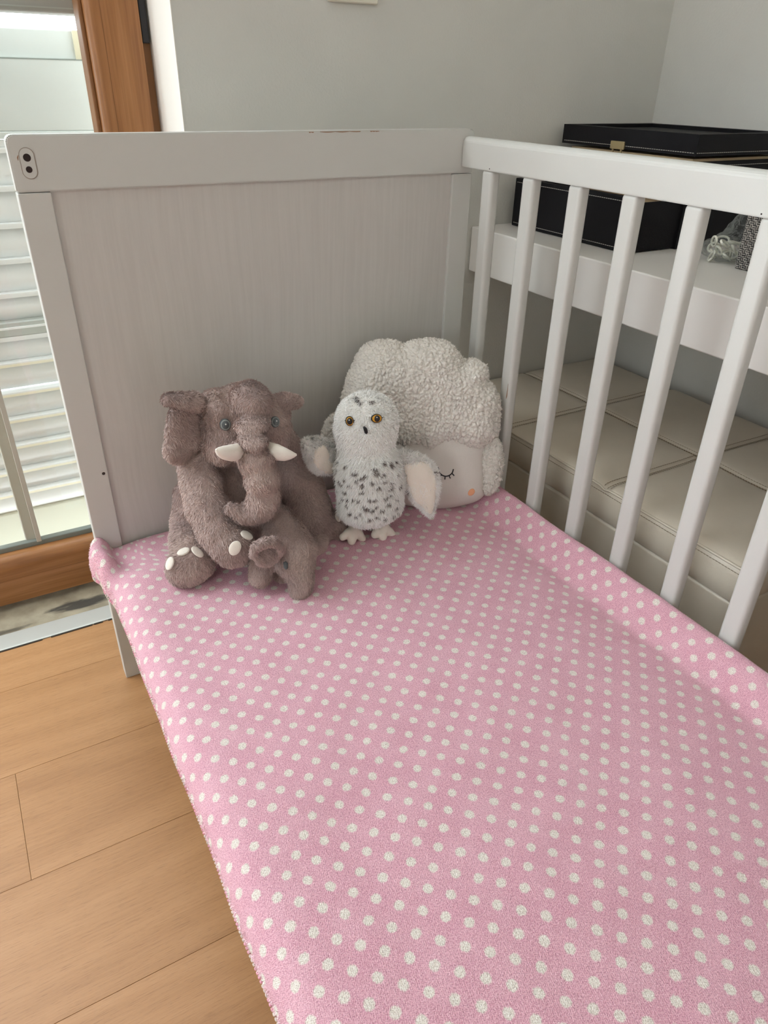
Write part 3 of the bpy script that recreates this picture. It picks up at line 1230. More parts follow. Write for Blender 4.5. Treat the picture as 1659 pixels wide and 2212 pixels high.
# headboard
hr = prism('headboard_rail', rounded_rect(0.0, CW, 0.788, 0.850, 0.008, corners=(0, 0, 1, 1)), 1, 0.0, TH, CM, crib, bevel=0.0016)
def oval(cx, cz, hw, hh, n=28):
    out = []
    for i in range(n):
        a = 2 * math.pi * i / n
        z = hw * math.sin(a) + (hh - hw) * (1 if math.sin(a) > 0 else -1)
        out.append((cx + hw * math.cos(a), cz + z))
    return out
rim = prism('fitting_plate', oval(0.0195, 0.8195, 0.0088, 0.0172), 1, -0.0004, 0.004, MAT['plate'], hr)
pf = prism('fitting_face', oval(0.0193, 0.8196, 0.0079, 0.0163), 1, -0.0007, 0.002, CM, hr)
for (hx, hz, hrad) in ((0.0192, 0.8258, 0.0043), (0.0188, 0.8130, 0.0036)):
    prism('bolt_hole', oval(hx, hz, hrad, hrad), 1, -0.0010, 0.001, MAT['crib_hole'], hr)
prism('paint_chip', [(0.0085, 0.826), (0.0098, 0.8285), (0.0104, 0.8285), (0.0092, 0.823), (0.0087, 0.8228)], 1, -0.0003, 0.001, MAT['chip'], hr)
for (xa, xb) in ((0.402, 0.4655), (0.482, 0.496), (0.385, 0.392)):
    xs = np.linspace(xa, xb, 12)
    top = [(x, 0.8488) for x in xs]
    bot = [(x, 0.8484 - 0.0007 * abs(math.sin(17 * x * 40)) ) for x in xs[::-1]]
    prism('paint_chip', top + bot, 1, -0.0003, 0.0012, MAT['chip'], hr)
for xa, xb in ((0.0, 0.038), (0.6305, CW)):
    lg = box('leg', (xa, 0.0, 0.0), (xb, TH, 0.7872), CM, crib, 0.0016)
    if xa == 0:
        prism('bolt_hole', oval(0.0315, 0.4005, 0.0023, 0.0023), 1, -0.0003, 0.001, MAT['crib_hole'], lg)
box('headboard_panel', (0.0375, 0.0055, 0.20), (0.631, 0.018, 0.7885), MAT['panel'], crib)
# side rail towards the desk
prism('side_rail', rounded_rect(0.6455, 0.6675, 0.7975, 0.8405, 0.0095, 6, (0, 0, 1, 1)), 1, -1.215, -0.0003, CM, crib, bevel=0.0012)
box('screw_hole', (0.6452, -0.0745, 0.8003), (0.6458, -0.0730, 0.8018), MAT['crib_hole'], crib)
box('screw_hole', (0.6452, -0.5365, 0.8003), (0.6458, -0.5350, 0.8018), MAT['crib_hole'], crib)
sp = box('spindle', (0.6475, -0.0780, 0.175), (0.6655, -0.0515, 0.799), CM, crib, 0.0062, 4)
for k in range(1, 12):
    c = sp.copy()
    COL.objects.link(c)
    c.parent = crib
    c.location = sp.location + Vector((0, -0.0963 * k, 0))
ch = [PXY(1111 - 0, 830, -0.166), PXY(1108, 848, -0.167), PXY(1104, 858, -0.168)]
V, F = tube_np([PXY(1110.5, 826, -0.1688), PXY(1109, 840, -0.1690), PXY(1106, 853, -0.1690), PXY(1102, 859, -0.1688)], [0.0004, 0.0008, 0.0012, 0.0005], 6)
V[:, 0] = 0.6474 + (V[:, 0] - V[:, 0].mean()) * 0.15
mesh_np('paint_chip', V, F, MAT['chip'], crib)
box('lower_rail', (0.6465, -1.215, 0.135), (0.6665, -0.0003, 0.180), CM, crib, 0.003)
# foot end and slatted base
box('foot_rail', (0.0, -1.215 - TH, 0.788), (CW, -1.215, 0.85), CM, crib, 0.003)
box('foot_panel', (0.0375, -1.233, 0.20), (0.631, -1.2205, 0.7885), MAT['panel'], crib)
for xa, xb in ((0.0, 0.038), (0.6305, CW)):
    box('leg', (xa, -1.215 - TH, 0.0), (xb, -1.215, 0.7872), CM, crib, 0.0016)
box('base_bar', (0.012, -1.214, 0.150), (0.032, -0.001, 0.178), CM, crib, 0.002)
box('base_bar', (0.614, -1.214, 0.150), (0.634, -0.001, 0.178), CM, crib, 0.002)
b0 = box('base_slat', (0.030, -0.110, 0.170), (0.616, -0.050, 0.180), CM, crib, 0.002)
for k in range(1, 10):
    c = b0.copy()
    COL.objects.link(c)
    c.parent = crib
    c.location = b0.location + Vector((0, -0.121 * k, 0))

box('mattress', (0.014, -1.205, 0.181), (0.634, -0.010, 0.268), MAT['mattress'], None, 0.018, 4)
tag(bpy.data.objects['mattress'], 'white cot mattress under the pink dotted blanket', 'mattress')

# ------------------------------------------------------------------ blanket
ZT = 0.284
def blanket():
    y_far, y_near = -0.0015, -1.212
    ny = 420
    yv = np.concatenate([np.linspace(y_far, -0.20, 110), np.linspace(-0.20, y_near, ny - 110)[1:]])
    # cross profile (x, z) from the left hem over the top to the tucked right side
    left = [(0.0010, 0.2360), (-0.0012, 0.2420), (-0.0022, 0.2480), (-0.0020, 0.2550), (0.0010, 0.2630), (0.0080, 0.2715), (0.0200, 0.2790), (0.0400, 0.2830), (0.07, ZT)]
    top = [(0.15, ZT + 0.001), (0.25, ZT + 0.002), (0.36, ZT + 0.002), (0.46, ZT + 0.001), (0.53, ZT - 0.001), (0.572, ZT - 0.004), (0.592, ZT - 0.0055)]
    right = [(0.603, 0.2840), (0.612, 0.2960), (0.622, 0.3080), (0.632, 0.3145), (0.6400, 0.3140), (0.6445, 0.306), (0.6452, 0.292), (0.6440, 0.27)]
    prof = smooth_open(left + top + right, 420)
    flap = [(-0.0115, 0.243), (-0.0150, 0.262), (-0.0120, 0.283), (-0.0045, 0.295), (0.0060, 0.294), (0.0145, 0.283), (0.0205, 0.2715), (0.0300, 0.2690), (0.0480, 0.2745)]
    proff = smooth_open(flap + [(0.09, 0.2815)] + top[1:] + right, 420)
    s = np.concatenate([[0], np.cumsum(np.linalg.norm(np.diff(prof, axis=0), axis=1))])
    i0 = np.argmin(np.abs(prof[:, 0] - 0.15) + 10 * (np.arange(len(prof)) < 60))
    s = s - s[i0] + 0.15
    nu = len(prof)
    Yg, Ug = np.meshgrid(yv, np.arange(nu), indexing='ij')
    t = np.clip((yv + 0.125) / 0.085, 0, 1)
    w = (t * t * (3 - 2 * t))[:, None]
    X = prof[:, 0][None] * (1 - w) + proff[:, 0][None] * w
    Z = prof[:, 1][None] * (1 - w) + proff[:, 1][None] * w
    # right rim sinks towards the far corner
    far = np.clip((yv + 0.16) / 0.16, 0, 1)[:, None]
    rim = np.clip((X - 0.585) / 0.05, 0, 1)
    Z = Z - rim * far * 0.024
    # top bows down to the headboard
    e = np.clip((Yg + 0.030) / 0.030, 0, 1)
    mid = np.clip((X - 0.03) / 0.04, 0, 1)
    Z = Z - mid * 0.008 * e ** 2
    P = np.stack([X.ravel(), Yg.ravel(), np.zeros(X.size)], -1)
    cover = np.clip((X.ravel() - 0.02) / 0.04, 0, 1)
    inner = np.clip((0.63 - X.ravel()) / 0.03, 0, 1)
    wr = vnoise(P, 9, 1) * 0.0022 + vnoise(P, 24, 2) * 0.0010 + vnoise(P @ np.array([[0.8, 0.6, 0], [-0.25, 0.33, 0], [0, 0, 1]]).T, 70, 8) * 0.00045
    dz = wr * cover
    # rumples along the right rim
    P2 = np.stack([X.ravel() * 0.3, Yg.ravel(), np.zeros(X.size)], -1)
    dz += (vnoise(P2, 16, 6) * 0.0035 + vnoise(P2, 45, 7) * 0.0012) * np.clip((X.ravel() - 0.56) / 0.05, 0, 1) * inner
    Z = Z + dz.reshape(Z.shape)
    # side drape waves
    side = np.clip((0.03 - X) / 0.03, 0, 1) * (1 - w)
    sx = vnoise(np.stack([np.zeros(X.size), Yg.ravel(), Z.ravel() * 0.3], -1), 14, 9).reshape(X.shape)
    X = X + side * sx * 0.0016
    hem_w = np.exp(-(np.arange(nu) / 60.0))[None] * (1 - w)
    Z = Z + hem_w * 0.006 * vnoise(np.stack([np.zeros(X.size), Yg.ravel(), np.zeros(X.size)], -1), 11, 12).reshape(X.shape)
    # ruffle of the corner flap
    fw = w * np.clip((0.03 - X) / 0.03, 0, 1)
    X = X + fw * 0.003 * np.sin(Yg * 95 + 1.0)
    Z = Z + fw * 0.003 * np.sin(Yg * 70)
    V = np.stack([X.ravel(), Yg.ravel(), Z.ravel()], -1)
    n1, n2 = X.shape
    i, j = np.meshgrid(np.arange(n1 - 1), np.arange(n2 - 1), indexing='ij')
    a = i * n2 + j
    F = np.stack([a, a + 1, a + n2 + 1, a + n2], -1).reshape(-1, 4)
    # UV: arc length across, y along
    uv = np.stack([np.broadcast_to(s[None], X.shape).ravel(), Yg.ravel()], -1)
    # thickness: downward offset copy closed along the left hem
    o = mesh_np('blanket', V, F[:, ::-1], MAT['blanket'], None, True, uv=uv)
    so = o.modifiers.new('thickness', 'SOLIDIFY')
    so.thickness = 0.0028
    so.offset = -1.0
    tag(o, 'pink fleece blanket with white polka dots covering the crib mattress', 'blanket')
    return o, V.reshape(n1, n2, 3)


bl, BV = blanket()


def blanket_z(x, y):
    i = np.argmin(np.abs(BV[:, 200, 1] - y))
    rowx = BV[i, :, 0]
    k = 60 + np.argmin(np.abs(rowx[60:380] - x))
    return BV[i, k, 2]


# overlock stitching along the hem: slanted loops, pink with white ones
def hem():
    H = BV[:, 0]
    L = np.concatenate([[0], np.cumsum(np.linalg.norm(np.diff(H, axis=0), axis=1))])
    parts, cols = [], []
    pos = np.arange(0.004, L[-1] - 0.004, 0.0042)
    rg = np.random.default_rng(5)
    for q in pos:
        p = np.array([np.interp(q, L, H[:, k]) for k in range(3)])
        p2 = np.array([np.interp(q + 0.003, L, H[:, k]) for k in range(3)])
        i = min(np.searchsorted(L, q), len(H) - 1)
        up = BV[i, 14] - BV[i, 0]
        up = up / np.linalg.norm(up)
        out = np.cross(up, p2 - p)
        out /= np.linalg.norm(out) + 1e-9
        if out[0] > 0: out = -out
        a = p - up * 0.0006
        V, F = tube_np([a + out * 0.0004, p + up * 0.002 + out * 0.0022, p2 + up * 0.0065 + out * 0.0016], [0.0016, 0.0019, 0.0012], 5)
        c = np.array(srgb(232, 168, 184)) if (math.floor(q / 0.0135) % 2) else np.array(srgb(224, 212, 200))
        parts.append((V, F))
        cols.append(np.tile(c * (0.85 + 0.25 * rg.random()), (len(V), 1)))
    V, F = merge(parts)
    o = mesh_np('hem_stitching', V, F, MAT['hem'], bl, True, col=np.vstack(cols))
    o['kind'] = 'stuff'


hem()


# loose fleece pile along the draped side of the blanket
def side_pile():
    rg = np.random.default_rng(8)
    n = 15000
    i = rg.integers(0, BV.shape[0] - 1, n)
    j = (62 * rg.random(n) ** 1.8).astype(int)
    P = BV[i, j] + (BV[i + 1, j] - BV[i, j]) * rg.random((n, 1))
    du = BV[i, j + 1] - BV[i, j]
    dv = BV[i + 1, j] - BV[i, j]
    N = np.cross(dv, du)
    N /= np.linalg.norm(N, axis=1)[:, None] + 1e-12
    N = np.where((N[:, :1] * -1 + N[:, 2:] * 0.5) < 0, -N, N)
    d = N * 0.75 + rg.normal(size=(n, 3)) * 0.5
    d /= np.linalg.norm(d, axis=1)[:, None]
    sd = np.cross(d, rg.normal(size=(n, 3)))
    sd /= np.linalg.norm(sd, axis=1)[:, None]
    ln = (0.0013 + 0.0015 * rg.random(n))[:, None]
    V = np.stack([P - sd * 0.0005, P + sd * 0.0005, P + d * ln], 1).reshape(-1, 3)
    T = np.arange(3 * n).reshape(-1, 3)
    # colour follows the same dot lattice as the cloth
    s_all = np.concatenate([[0], np.cumsum(np.linalg.norm(np.diff(BV[300], axis=0), axis=1))])
    i0 = np.argmin(np.abs(BV[300][60:, 0] - 0.15)) + 60
    u = (s_all - s_all[i0] + 0.15)[j]
    yv = P[:, 1]
    def lat(ox, oy):
        fx = ((u - ox) / 0.0306) % 1 - 0.5
        fy = ((yv - oy) / 0.0292) % 1 - 0.5
        return np.hypot(fx * 0.0306, fy * 0.0292)
    hx, hy = 0.046 - 0.0153, -0.648 - 0.0146
    dd = np.minimum(lat(hx, hy), lat(hx + 0.0153, hy + 0.0146))
    white = (dd < 0.0047)[:, None]
    c = np.where(white, np.array(srgb(250, 246, 240)), np.array(srgb(250, 222, 228)))
    c = c * (0.85 + 0.25 * rg.random((n, 1)))
    o = mesh_np('fleece_pile', V, T, MAT['hem'], bl, True, col=np.repeat(c, 3, 0))
    o['kind'] = 'stuff'


side_pile()

# ================================================================== desk, bench and things on the desk
DZ = 0.671
desk = empty('desk', (1.03, -0.7, 0.0), 'thick white wall-mounted desk top behind the crib bars', 'desk')
box('desk_top', (0.809, -1.75, 0.587), (WX - 0.001, WY - 0.001, DZ), MAT['desk'], desk, 0.003)
box('end_panel', (0.835, -1.74, 0.0), (WX - 0.002, -1.70, 0.588), MAT['desk'], desk, 0.002)

BX0, BX1, BY0, BY1, BZ = 0.757, 1.215, -0.585, 0.182, 0.348
bench = empty('bench', ((BX0 + BX1) / 2, (BY0 + BY1) / 2, 0.0), 'cream leatherette bench with stitched square panels under the desk', 'bench')


def bench_cushion():
    seams_x = [0.985]
    seams_y = [-0.050, -0.314]
    nx, ny = 150, 240
    xs = np.linspace(0, 1, nx)
    xs = BX0 + (BX1 - BX0) * xs
    ys = np.linspace(BY0, BY1, ny)
    X, Y = np.meshgrid(xs, ys, indexing='ij')
    dx = np.minimum(X - BX0, BX1 - X)
    dy = np.minimum(Y - BY0, BY1 - Y)
    ed = np.minimum(dx, dy)
    Z = BZ - 0.006 * np.exp(-ed / 0.010)
    # pillowed panels between the seams
    sx = np.min([np.abs(X - s) for s in seams_x], 0)
    sy = np.min([np.abs(Y - s) for s in seams_y], 0)
    ss = np.minimum(sx, sy)
    Z += 0.006 * (1 - np.exp(-np.minimum(ss, ed) / 0.05)) - 0.0035 * np.exp(-(ss / 0.007) ** 2)
    P = np.stack([X.ravel(), Y.ravel(), np.zeros(X.size)], -1)
    Z += (vnoise(P, 12, 41) * 0.0018).reshape(Z.shape)
    V = [np.stack([X, Y, Z], -1).reshape(-1, 3)]
    i, j = np.meshgrid(np.arange(nx - 1), np.arange(ny - 1), indexing='ij')
    a = i * ny + j
    F = [np.stack([a, a + ny, a + ny + 1, a + 1], -1).reshape(-1, 4)]
    # skirt
    ring = [k * ny for k in range(nx)] + [(nx - 1) * ny + k for k in range(1, ny)] + [k * ny + ny - 1 for k in range(nx - 2, -1, -1)] + [k for k in range(ny - 2, 0, -1)]
    top = V[0][ring]
    base = nx * ny
    rows = []
    cx, cy = (BX0 + BX1) / 2, (BY0 + BY1) / 2
    for t in (0.25, 0.5, 0.75, 1.0):
        r = top.copy()
        r[:, 2] = top[:, 2] * (1 - t) + 0.282 * t
        bul = 0.004 * math.sin(math.pi * t) - (0.004 if t == 1.0 else 0)
        r[:, 0] += np.where(np.isclose(top[:, 0], BX0), -bul, np.where(np.isclose(top[:, 0], BX1), bul, 0))
        r[:, 1] += np.where(np.isclose(top[:, 1], BY0), -bul, 0)
        rows.append(r)
    V = np.vstack(V + rows)
    n = len(ring)
    prev = np.array(ring)
    for q in range(4):
        cur = base + q * n + np.arange(n)
        F.append(np.stack([prev, np.roll(prev, -1), np.roll(cur, -1), cur], -1))
        prev = cur
    me = mesh_np('seat_cushion', V, np.vstack(F), MAT['leather_cream'], bench)
    bm = bmesh.new()
    bm.from_mesh(me.data)
    bmesh.ops.recalc_face_normals(bm, faces=bm.faces)
    bm.to_mesh(me.data)
    bm.free()
    def zt(x, y):
        i = int(np.clip(round((x - BX0) / (BX1 - BX0) * (nx - 1)), 0, nx - 1))
        j = int(np.clip(round((y - BY0) / (BY1 - BY0) * (ny - 1)), 0, ny - 1))
        return Z[i, j]
    # piping along the top edge and stitched seams
    z0 = BZ - 0.003
    pp = [(BX0 + 0.001, BY0 + 0.001, z0), (BX0 + 0.001, BY1 - 0.002, z0)]
    pts = np.array([[BX0, y, zt(BX0, y)] for y in np.linspace(BY0, BY1, 60)])
    Vt, Ft = tube_np(pts, 0.0022, 8)
    mesh_np('piping', Vt, Ft, MAT['leather_cream'], bench)
    pts = np.array([[x, BY0, zt(x, BY0)] for x in np.linspace(BX0, BX1, 40)])
    Vt, Ft = tube_np(pts, 0.0022, 8)
    mesh_np('piping', Vt, Ft, MAT['leather_cream'], bench)
    def stitch(path, step=0.0052, r=0.00045):
        parts = []
        path = np.array(path)
        L = np.concatenate([[0], np.cumsum(np.linalg.norm(np.diff(path, axis=0), axis=1))])
        for q in np.arange(0, L[-1] - step, step):
            a = np.array([np.interp(q, L, path[:, k]) for k in range(3)])
            b = np.array([np.interp(q + step * 0.72, L, path[:, k]) for k in range(3)])
            parts.append(tube_np([a, b], r, 4, caps=False))
        V_, F_ = merge(parts)
        o = mesh_np('seam_stitching', V_, F_, MAT['stitch_brown'], bench)
        o['kind'] = 'stuff'
    for off in (-0.007, 0.0, 0.007):
        stitch([(x, y, zt(x, y) + 0.0008) for y in np.linspace(BY0 + 0.004, BY1 - 0.004, 120) for x in (0.985 + off,)])
        for sy_ in seams_y:
            stitch([(x, sy_ + off, zt(x, sy_ + off) + 0.0008) for x in np.linspace(BX0 + 0.004, BX1 - 0.004, 100)])
    stitch([(BX0 - 0.0024, y, BZ - 0.014) for y in np.linspace(BY0, BY1, 60)])


bench_cushion()
box('bench_base', (BX0 + 0.003, BY0 + 0.004, 0.0), (BX1 - 0.003, BY1, 0.281), MAT['leather_cream'], bench, 0.006, 3)

# ------------------------------------------------------------------ black jewellery case: drawer pulled out, lid ajar
JX0, JX1, JY0, JY1 = 1.000, 1.235, -0.150, 0.160
JZ = 0.806
jc = empty('jewellery_case', ((JX0 + JX1) / 2, 0.0, DZ), 'black leatherette jewellery case with lid ajar and drawer open on the desk', 'case')
bm = bmesh.new()
t = 0.010
box_bm((JX0, JY0, DZ + 0.0), (JX1, JY1, DZ + t), bm=bm)
box_bm((JX0, JY0, DZ + t), (JX1, JY0 + t, JZ), bm=bm)
box_bm((JX0, JY1 - t, DZ + t), (JX1, JY1, JZ), bm=bm)
box_bm((JX1 - t, JY0 + t, DZ + t), (JX1, JY1 - t, JZ), bm=bm)
box_bm((JX0, JY0 + t, DZ + 0.088), (JX0 + t, JY1 - t, JZ), bm=bm)
bm_obj('case_body', bm, MAT['leather_black'], jc)
box('tray', (JX0 + t, JY0 + t, DZ + 0.088), (JX1 - t, JY1 - t, JZ + 0.004), MAT['lining'], jc)
# lid
LZ0, LZ1 = 0.815, 0.847
bm = bmesh.new()
e = 0.004
box_bm((JX0 - e, JY0 - e, LZ0), (JX1, JY1 + e, LZ1 - 0.006), bm=bm)
for lo, hi in (((JX0 - e, JY0 - e), (JX0 + 0.016, JY1 + e)), ((JX1 - 0.02, JY0 - e), (JX1, JY1 + e)), ((JX0 + 0.016, JY0 - e), (JX1 - 0.02, JY0 + 0.016)), ((JX0 + 0.016, JY1 - 0.016), (JX1 - 0.02, JY1 + e))):
    box_bm((lo[0], lo[1], LZ1 - 0.006), (hi[0], hi[1], LZ1), bm=bm)
lid = bm_obj('lid', bm, MAT['leather_black'], jc)


def stitch_line(name, a, b, parent, mat, step=0.005, r=0.0005):
    a, b = np.array(a, float), np.array(b, float)
    L = np.linalg.norm(b - a)
    u = (b - a) / L
    parts = [tube_np([a + u * q, a + u * (q + step * 0.7)], r, 4, caps=False) for q in np.arange(0.002, L - step, step)]
    V, F = merge(parts)
    o = mesh_np(name, V, F, mat, parent)
    o['kind'] = 'stuff'
    return o


SW = MAT['stitch_white']
stitch_line('stitching', (JX0 - e - 0.0003, JY1, LZ0 + 0.005), (JX0 - e - 0.0003, JY0 - e, LZ0 + 0.005), lid, SW)
stitch_line('stitching', (JX0 - e, JY0 - e - 0.0003, LZ0 + 0.005), (JX1, JY0 - e - 0.0003, LZ0 + 0.005), lid, SW)
stitch_line('stitching', (JX0, JY0 - 0.0004, JZ - 0.006), (JX1, JY0 - 0.0004, JZ - 0.006), jc, SW)
# drawer, pulled towards the crib
DX0 = 0.888
dr = box('drawer_front', (DX0, JY0, DZ + 0.001), (DX0 + 0.012, JY1, DZ + 0.086), MAT['leather_black'], jc, 0.0015)
bm = bmesh.new()
box_bm((DX0 + 0.012, JY0 + 0.004, DZ + 0.002), (JX0 + 0.10, JY0 + 0.012, DZ + 0.078), bm=bm)
box_bm((DX0 + 0.012, JY1 - 0.012, DZ + 0.002), (JX0 + 0.10, JY1 - 0.004, DZ + 0.078), bm=bm)
box_bm((DX0 + 0.012, JY0 + 0.012, DZ + 0.002), (JX0 + 0.10, JY1 - 0.012, DZ + 0.008), bm=bm)
box_bm((JX0 + 0.092, JY0 + 0.012, DZ + 0.008), (JX0 + 0.10, JY1 - 0.012, DZ + 0.078), bm=bm)
bm_obj('drawer_box', bm, MAT['leather_black'], jc)
box('drawer_lining', (DX0 + 0.013, JY0 + 0.013, DZ + 0.009), (JX0 + 0.085, JY1 - 0.013, DZ + 0.066), MAT['lining'], jc)
for zz in (DZ + 0.079, DZ + 0.007):
    stitch_line('stitching', (DX0 - 0.0003, JY1 - 0.004, zz), (DX0 - 0.0003, JY0 + 0.004, zz), dr, SW)
# clasp on the lid front
cp = PXY(1335, 315, 0)
v = ray(1335, 315)
cp = CAM + v * ((JX0 - e - CAM[0]) / v[0])
cl = box('clasp', (JX0 - e - 0.003, cp[1] - 0.0165, LZ0 - 0.001), (JX0 - e + 0.0005, cp[1] + 0.0165, LZ0 + 0.012), MAT['brass'], lid, 0.0008)
for s_ in (-1, 1):
    box('clasp_loop', (JX0 - e - 0.002, cp[1] + s_ * 0.010 - 0.0016, LZ0 - 0.009), (JX0 - e, cp[1] + s_ * 0.010 + 0.0016, LZ0 - 0.0005), MAT['brass'], lid)

# ------------------------------------------------------------------ tweed box
tb = empty('fabric_box', (1.04, -0.38, DZ), 'black and white tweed fabric box on the white desk', 'box')
box('box_body', (0.965, -0.460, DZ), (1.115, -0.296, DZ + 0.082), MAT['tweed'], tb, 0.003)
box('box_lid', (0.963, -0.462, DZ + 0.083), (1.117, -0.294, DZ + 0.108), MAT['tweed'], tb, 0.003)

# ------------------------------------------------------------------ clear bag with white plastic loops
bc = np.array([0.995, -0.252, DZ])
bag = Blob()
bag.ell(bc + [0, 0, 0.018], [0.038, 0.037, 0.017], k=0.02)
bag.chain([bc + [0.010, -0.004, 0.030], bc + [0.022, -0.010, 0.058], bc + [0.030, -0.014, 0.082]], [0.022, 0.014, 0.010], k=0.02)
V, F = bag.build(0.0024, 0.004, 75)
V[:, 2] = np.maximum(V[:, 2], DZ + 0.0004)
tag(mesh_np('plastic_bag', V, F, MAT['bag']), 'crumpled clear plastic bag between black case and tweed box', 'bag')
rg = np.random.default_rng(21)
for k in range(13):
    a = 2 * math.pi * k / 13
    rr = 0.021 * (0.55 + 0.45 * rg.random())
    c = bc + [rr * math.cos(a) - 0.006, rr * math.sin(a), 0.0085 + 0.010 * (k % 3) + 0.002 * rg.random()]
    ax = rg.normal(size=3)
    ax /= np.linalg.norm(ax)
    A = np.cross(ax, [0.3, 0.5, 0.8]); A /= np.linalg.norm(A)
    B = np.cross(ax, A)
    q = np.linspace(0, 2 * math.pi, 22, endpoint=False)
    rx, ry = 0.0105, 0.0066
    pts = c + np.cos(q)[:, None] * A * rx + np.sin(q)[:, None] * B * ry
    pts[:, 2] = np.maximum(pts[:, 2], DZ + 0.0022)
    V, F = tube_np(pts, 0.0019, 6, closed=True)
    tag(mesh_np('plastic_loop', V, F, MAT['loop_plastic']), 'white plastic loop inside the clear bag on the desk', 'loop', 'loops in the clear bag')

# ================================================================== soft toys
def disc(name, P, N, U, outline, thick, mat, parent, dome=0.0):
    """small raised patch: outline (in metres) in the tangent plane at P, U is its x axis"""
    N = N / np.linalg.norm(N)
    U = U - (U @ N) * N
    U /= np.linalg.norm(U)
    W = np.cross(N, U)
    O = np.asarray(outline, float)
    n = len(O)
    rings = []
    for s_, hgt in ((1.0, -0.002), (1.0, thick * 0.5), (0.92, thick), (0.6, thick + dome * 0.64), (0.25, thick + dome)):
        rings.append(P + (O[:, :1] * s_) * U + (O[:, 1:] * s_) * W + N * hgt)
    V = np.vstack(rings + [P[None] + N * (thick + dome)])
    F, T = [], []
    for r_ in range(4):
        a = r_ * n + np.arange(n)
        b = r_ * n + (np.arange(n) + 1) % n
        F.append(np.stack([a, b, b + n, a + n], -1))
    a = 4 * n + np.arange(n)
    T = np.stack([a, 4 * n + (np.arange(n) + 1) % n, np.full(n, 5 * n)], -1)
    return mesh_np(name, V, [T, np.vstack(F)], mat, parent)


def circ(rx, ry, n=24, rot=0.0):
    a = np.linspace(0, 2 * np.pi, n, endpoint=False)
    p = np.stack([rx * np.cos(a), ry * np.sin(a)], -1)
    c, s_ = math.cos(rot), math.sin(rot)
    return p @ np.array([[c, s_], [-s_, c]])


RIGHT = RM[0]
UPV = -RM[1]

GREY_A = np.array(srgb(188, 166, 159))
GREY_B = np.array(srgb(208, 187, 178))
GREY_D = np.array(srgb(158, 137, 132))


def grey_color(P, rg):
    n1 = vnoise(P, 26, 50)[:, None]
    c = GREY_A + (GREY_B - GREY_A) * np.clip(n1, 0, 1) + (GREY_D - GREY_A) * np.clip(-n1, 0, 1) * 0.8
    return np.clip(c * (0.86 + 0.28 * rg.random((len(P), 1))), 0, 1)


def comb_down(P, N):
    d = np.tile(np.array([0.05, -0.25, -1.0]), (len(P), 1))
    return d


def e_(cx, cy, y):
    return PXY(330 + cx * 0.2833, 780 + cy * 0.2833, y)


def epx(cx, cy):
    return 330 + cx * 0.2833, 780 + cy * 0.2833


def patch_plane(pts_px, y0, ny, conv, nz=0.0, nx=0.0):
    """outline traced in the photo laid on a plane through depth y0 at the outline's centre"""
    c2 = np.mean(pts_px, 0)
    org = conv(c2[0], c2[1], y0)
    N = np.array([nx, -1.0, nz])
    N /= np.linalg.norm(N)
    U = np.array([1.0, 0, 0]) - N[0] * N
    U /= np.linalg.norm(U)
    Vv = np.cross(N, U)
    if Vv[2] < 0: Vv = -Vv
    out = []
    for p in pts_px:
        w = conv(p[0], p[1], y0) - CAM
        t_ = ((org - CAM) @ N) / (w @ N)
        q = CAM + w * t_ - org
        out.append((q @ U, q @ Vv))
    return np.array(out), org, U, Vv, N


# ------------------------------------------------------------------ big elephant
el = empty('plush_elephant', (0.20, -0.11, ZT), 'large grey-brown plush elephant with felt tusks sitting against the headboard', 'soft toy')
B = Blob()
B.ell(e_(610, 960, -0.078), [0.066, 0.056, 0.075], k=0.02)
B.ell(e_(650, 1180, -0.085), [0.078, 0.062, 0.056], k=0.02)
# head
B.ell(e_(680, 470, -0.108), [0.0575, 0.050, 0.060], k=0.01)
B.ell(e_(540, 610, -0.120), [0.034, 0.040, 0.036], k=0.016)
B.ell(e_(900, 540, -0.118), [0.026, 0.038, 0.036], k=0.016)
B.ell(e_(480, 400, -0.110), [0.024, 0.036, 0.034], k=0.012)
B.ell(e_(748, 305, -0.140), [0.0315, 0.038, 0.0285], k=0.003)
B.ell(e_(766, 488, -0.176), [0.0268, 0.026, 0.0142], k=0.001)
B.ell(e_(768, 614, -0.197), [0.0212, 0.026, 0.0138], k=0.001)
B.ell(e_(632, 690, -0.172), [0.0125, 0.020, 0.0165], k=0.005)
B.ell(e_(885, 670, -0.176), [0.0125, 0.020, 0.0165], k=0.005)
# trunk, with the creases between its stitched sections
B.chain([e_(778, 715, -0.196), e_(790, 765, -0.200), e_(808, 828, -0.204), e_(832, 910, -0.210), e_(852, 995, -0.211), e_(850, 1050, -0.211), e_(822, 1120, -0.208), e_(770, 1162, -0.204), e_(690, 1172, -0.199), e_(600, 1128, -0.194)],
        [0.0200, 0.0264, 0.0226, 0.0264, 0.0218, 0.0250, 0.0222, 0.0195, 0.0165, 0.0130], k=0.002)
# arms
B.chain([e_(330, 800, -0.100), e_(375, 960, -0.124), e_(415, 1130, -0.152), e_(505, 1300, -0.182), e_(590, 1412, -0.200)],
        [0.0295, 0.0320, 0.0315, 0.0300, 0.0310], k=0.006)
B.ell(e_(640, 1415, -0.203), [0.026, 0.026, 0.027], k=0.012)
B.chain([e_(1050, 830, -0.098), e_(1150, 980, -0.112), e_(1195, 1130, -0.132), e_(1215, 1290, -0.152), e_(1215, 1400, -0.165)],
        [0.029, 0.0345, 0.0350, 0.0315, 0.026], k=0.006)
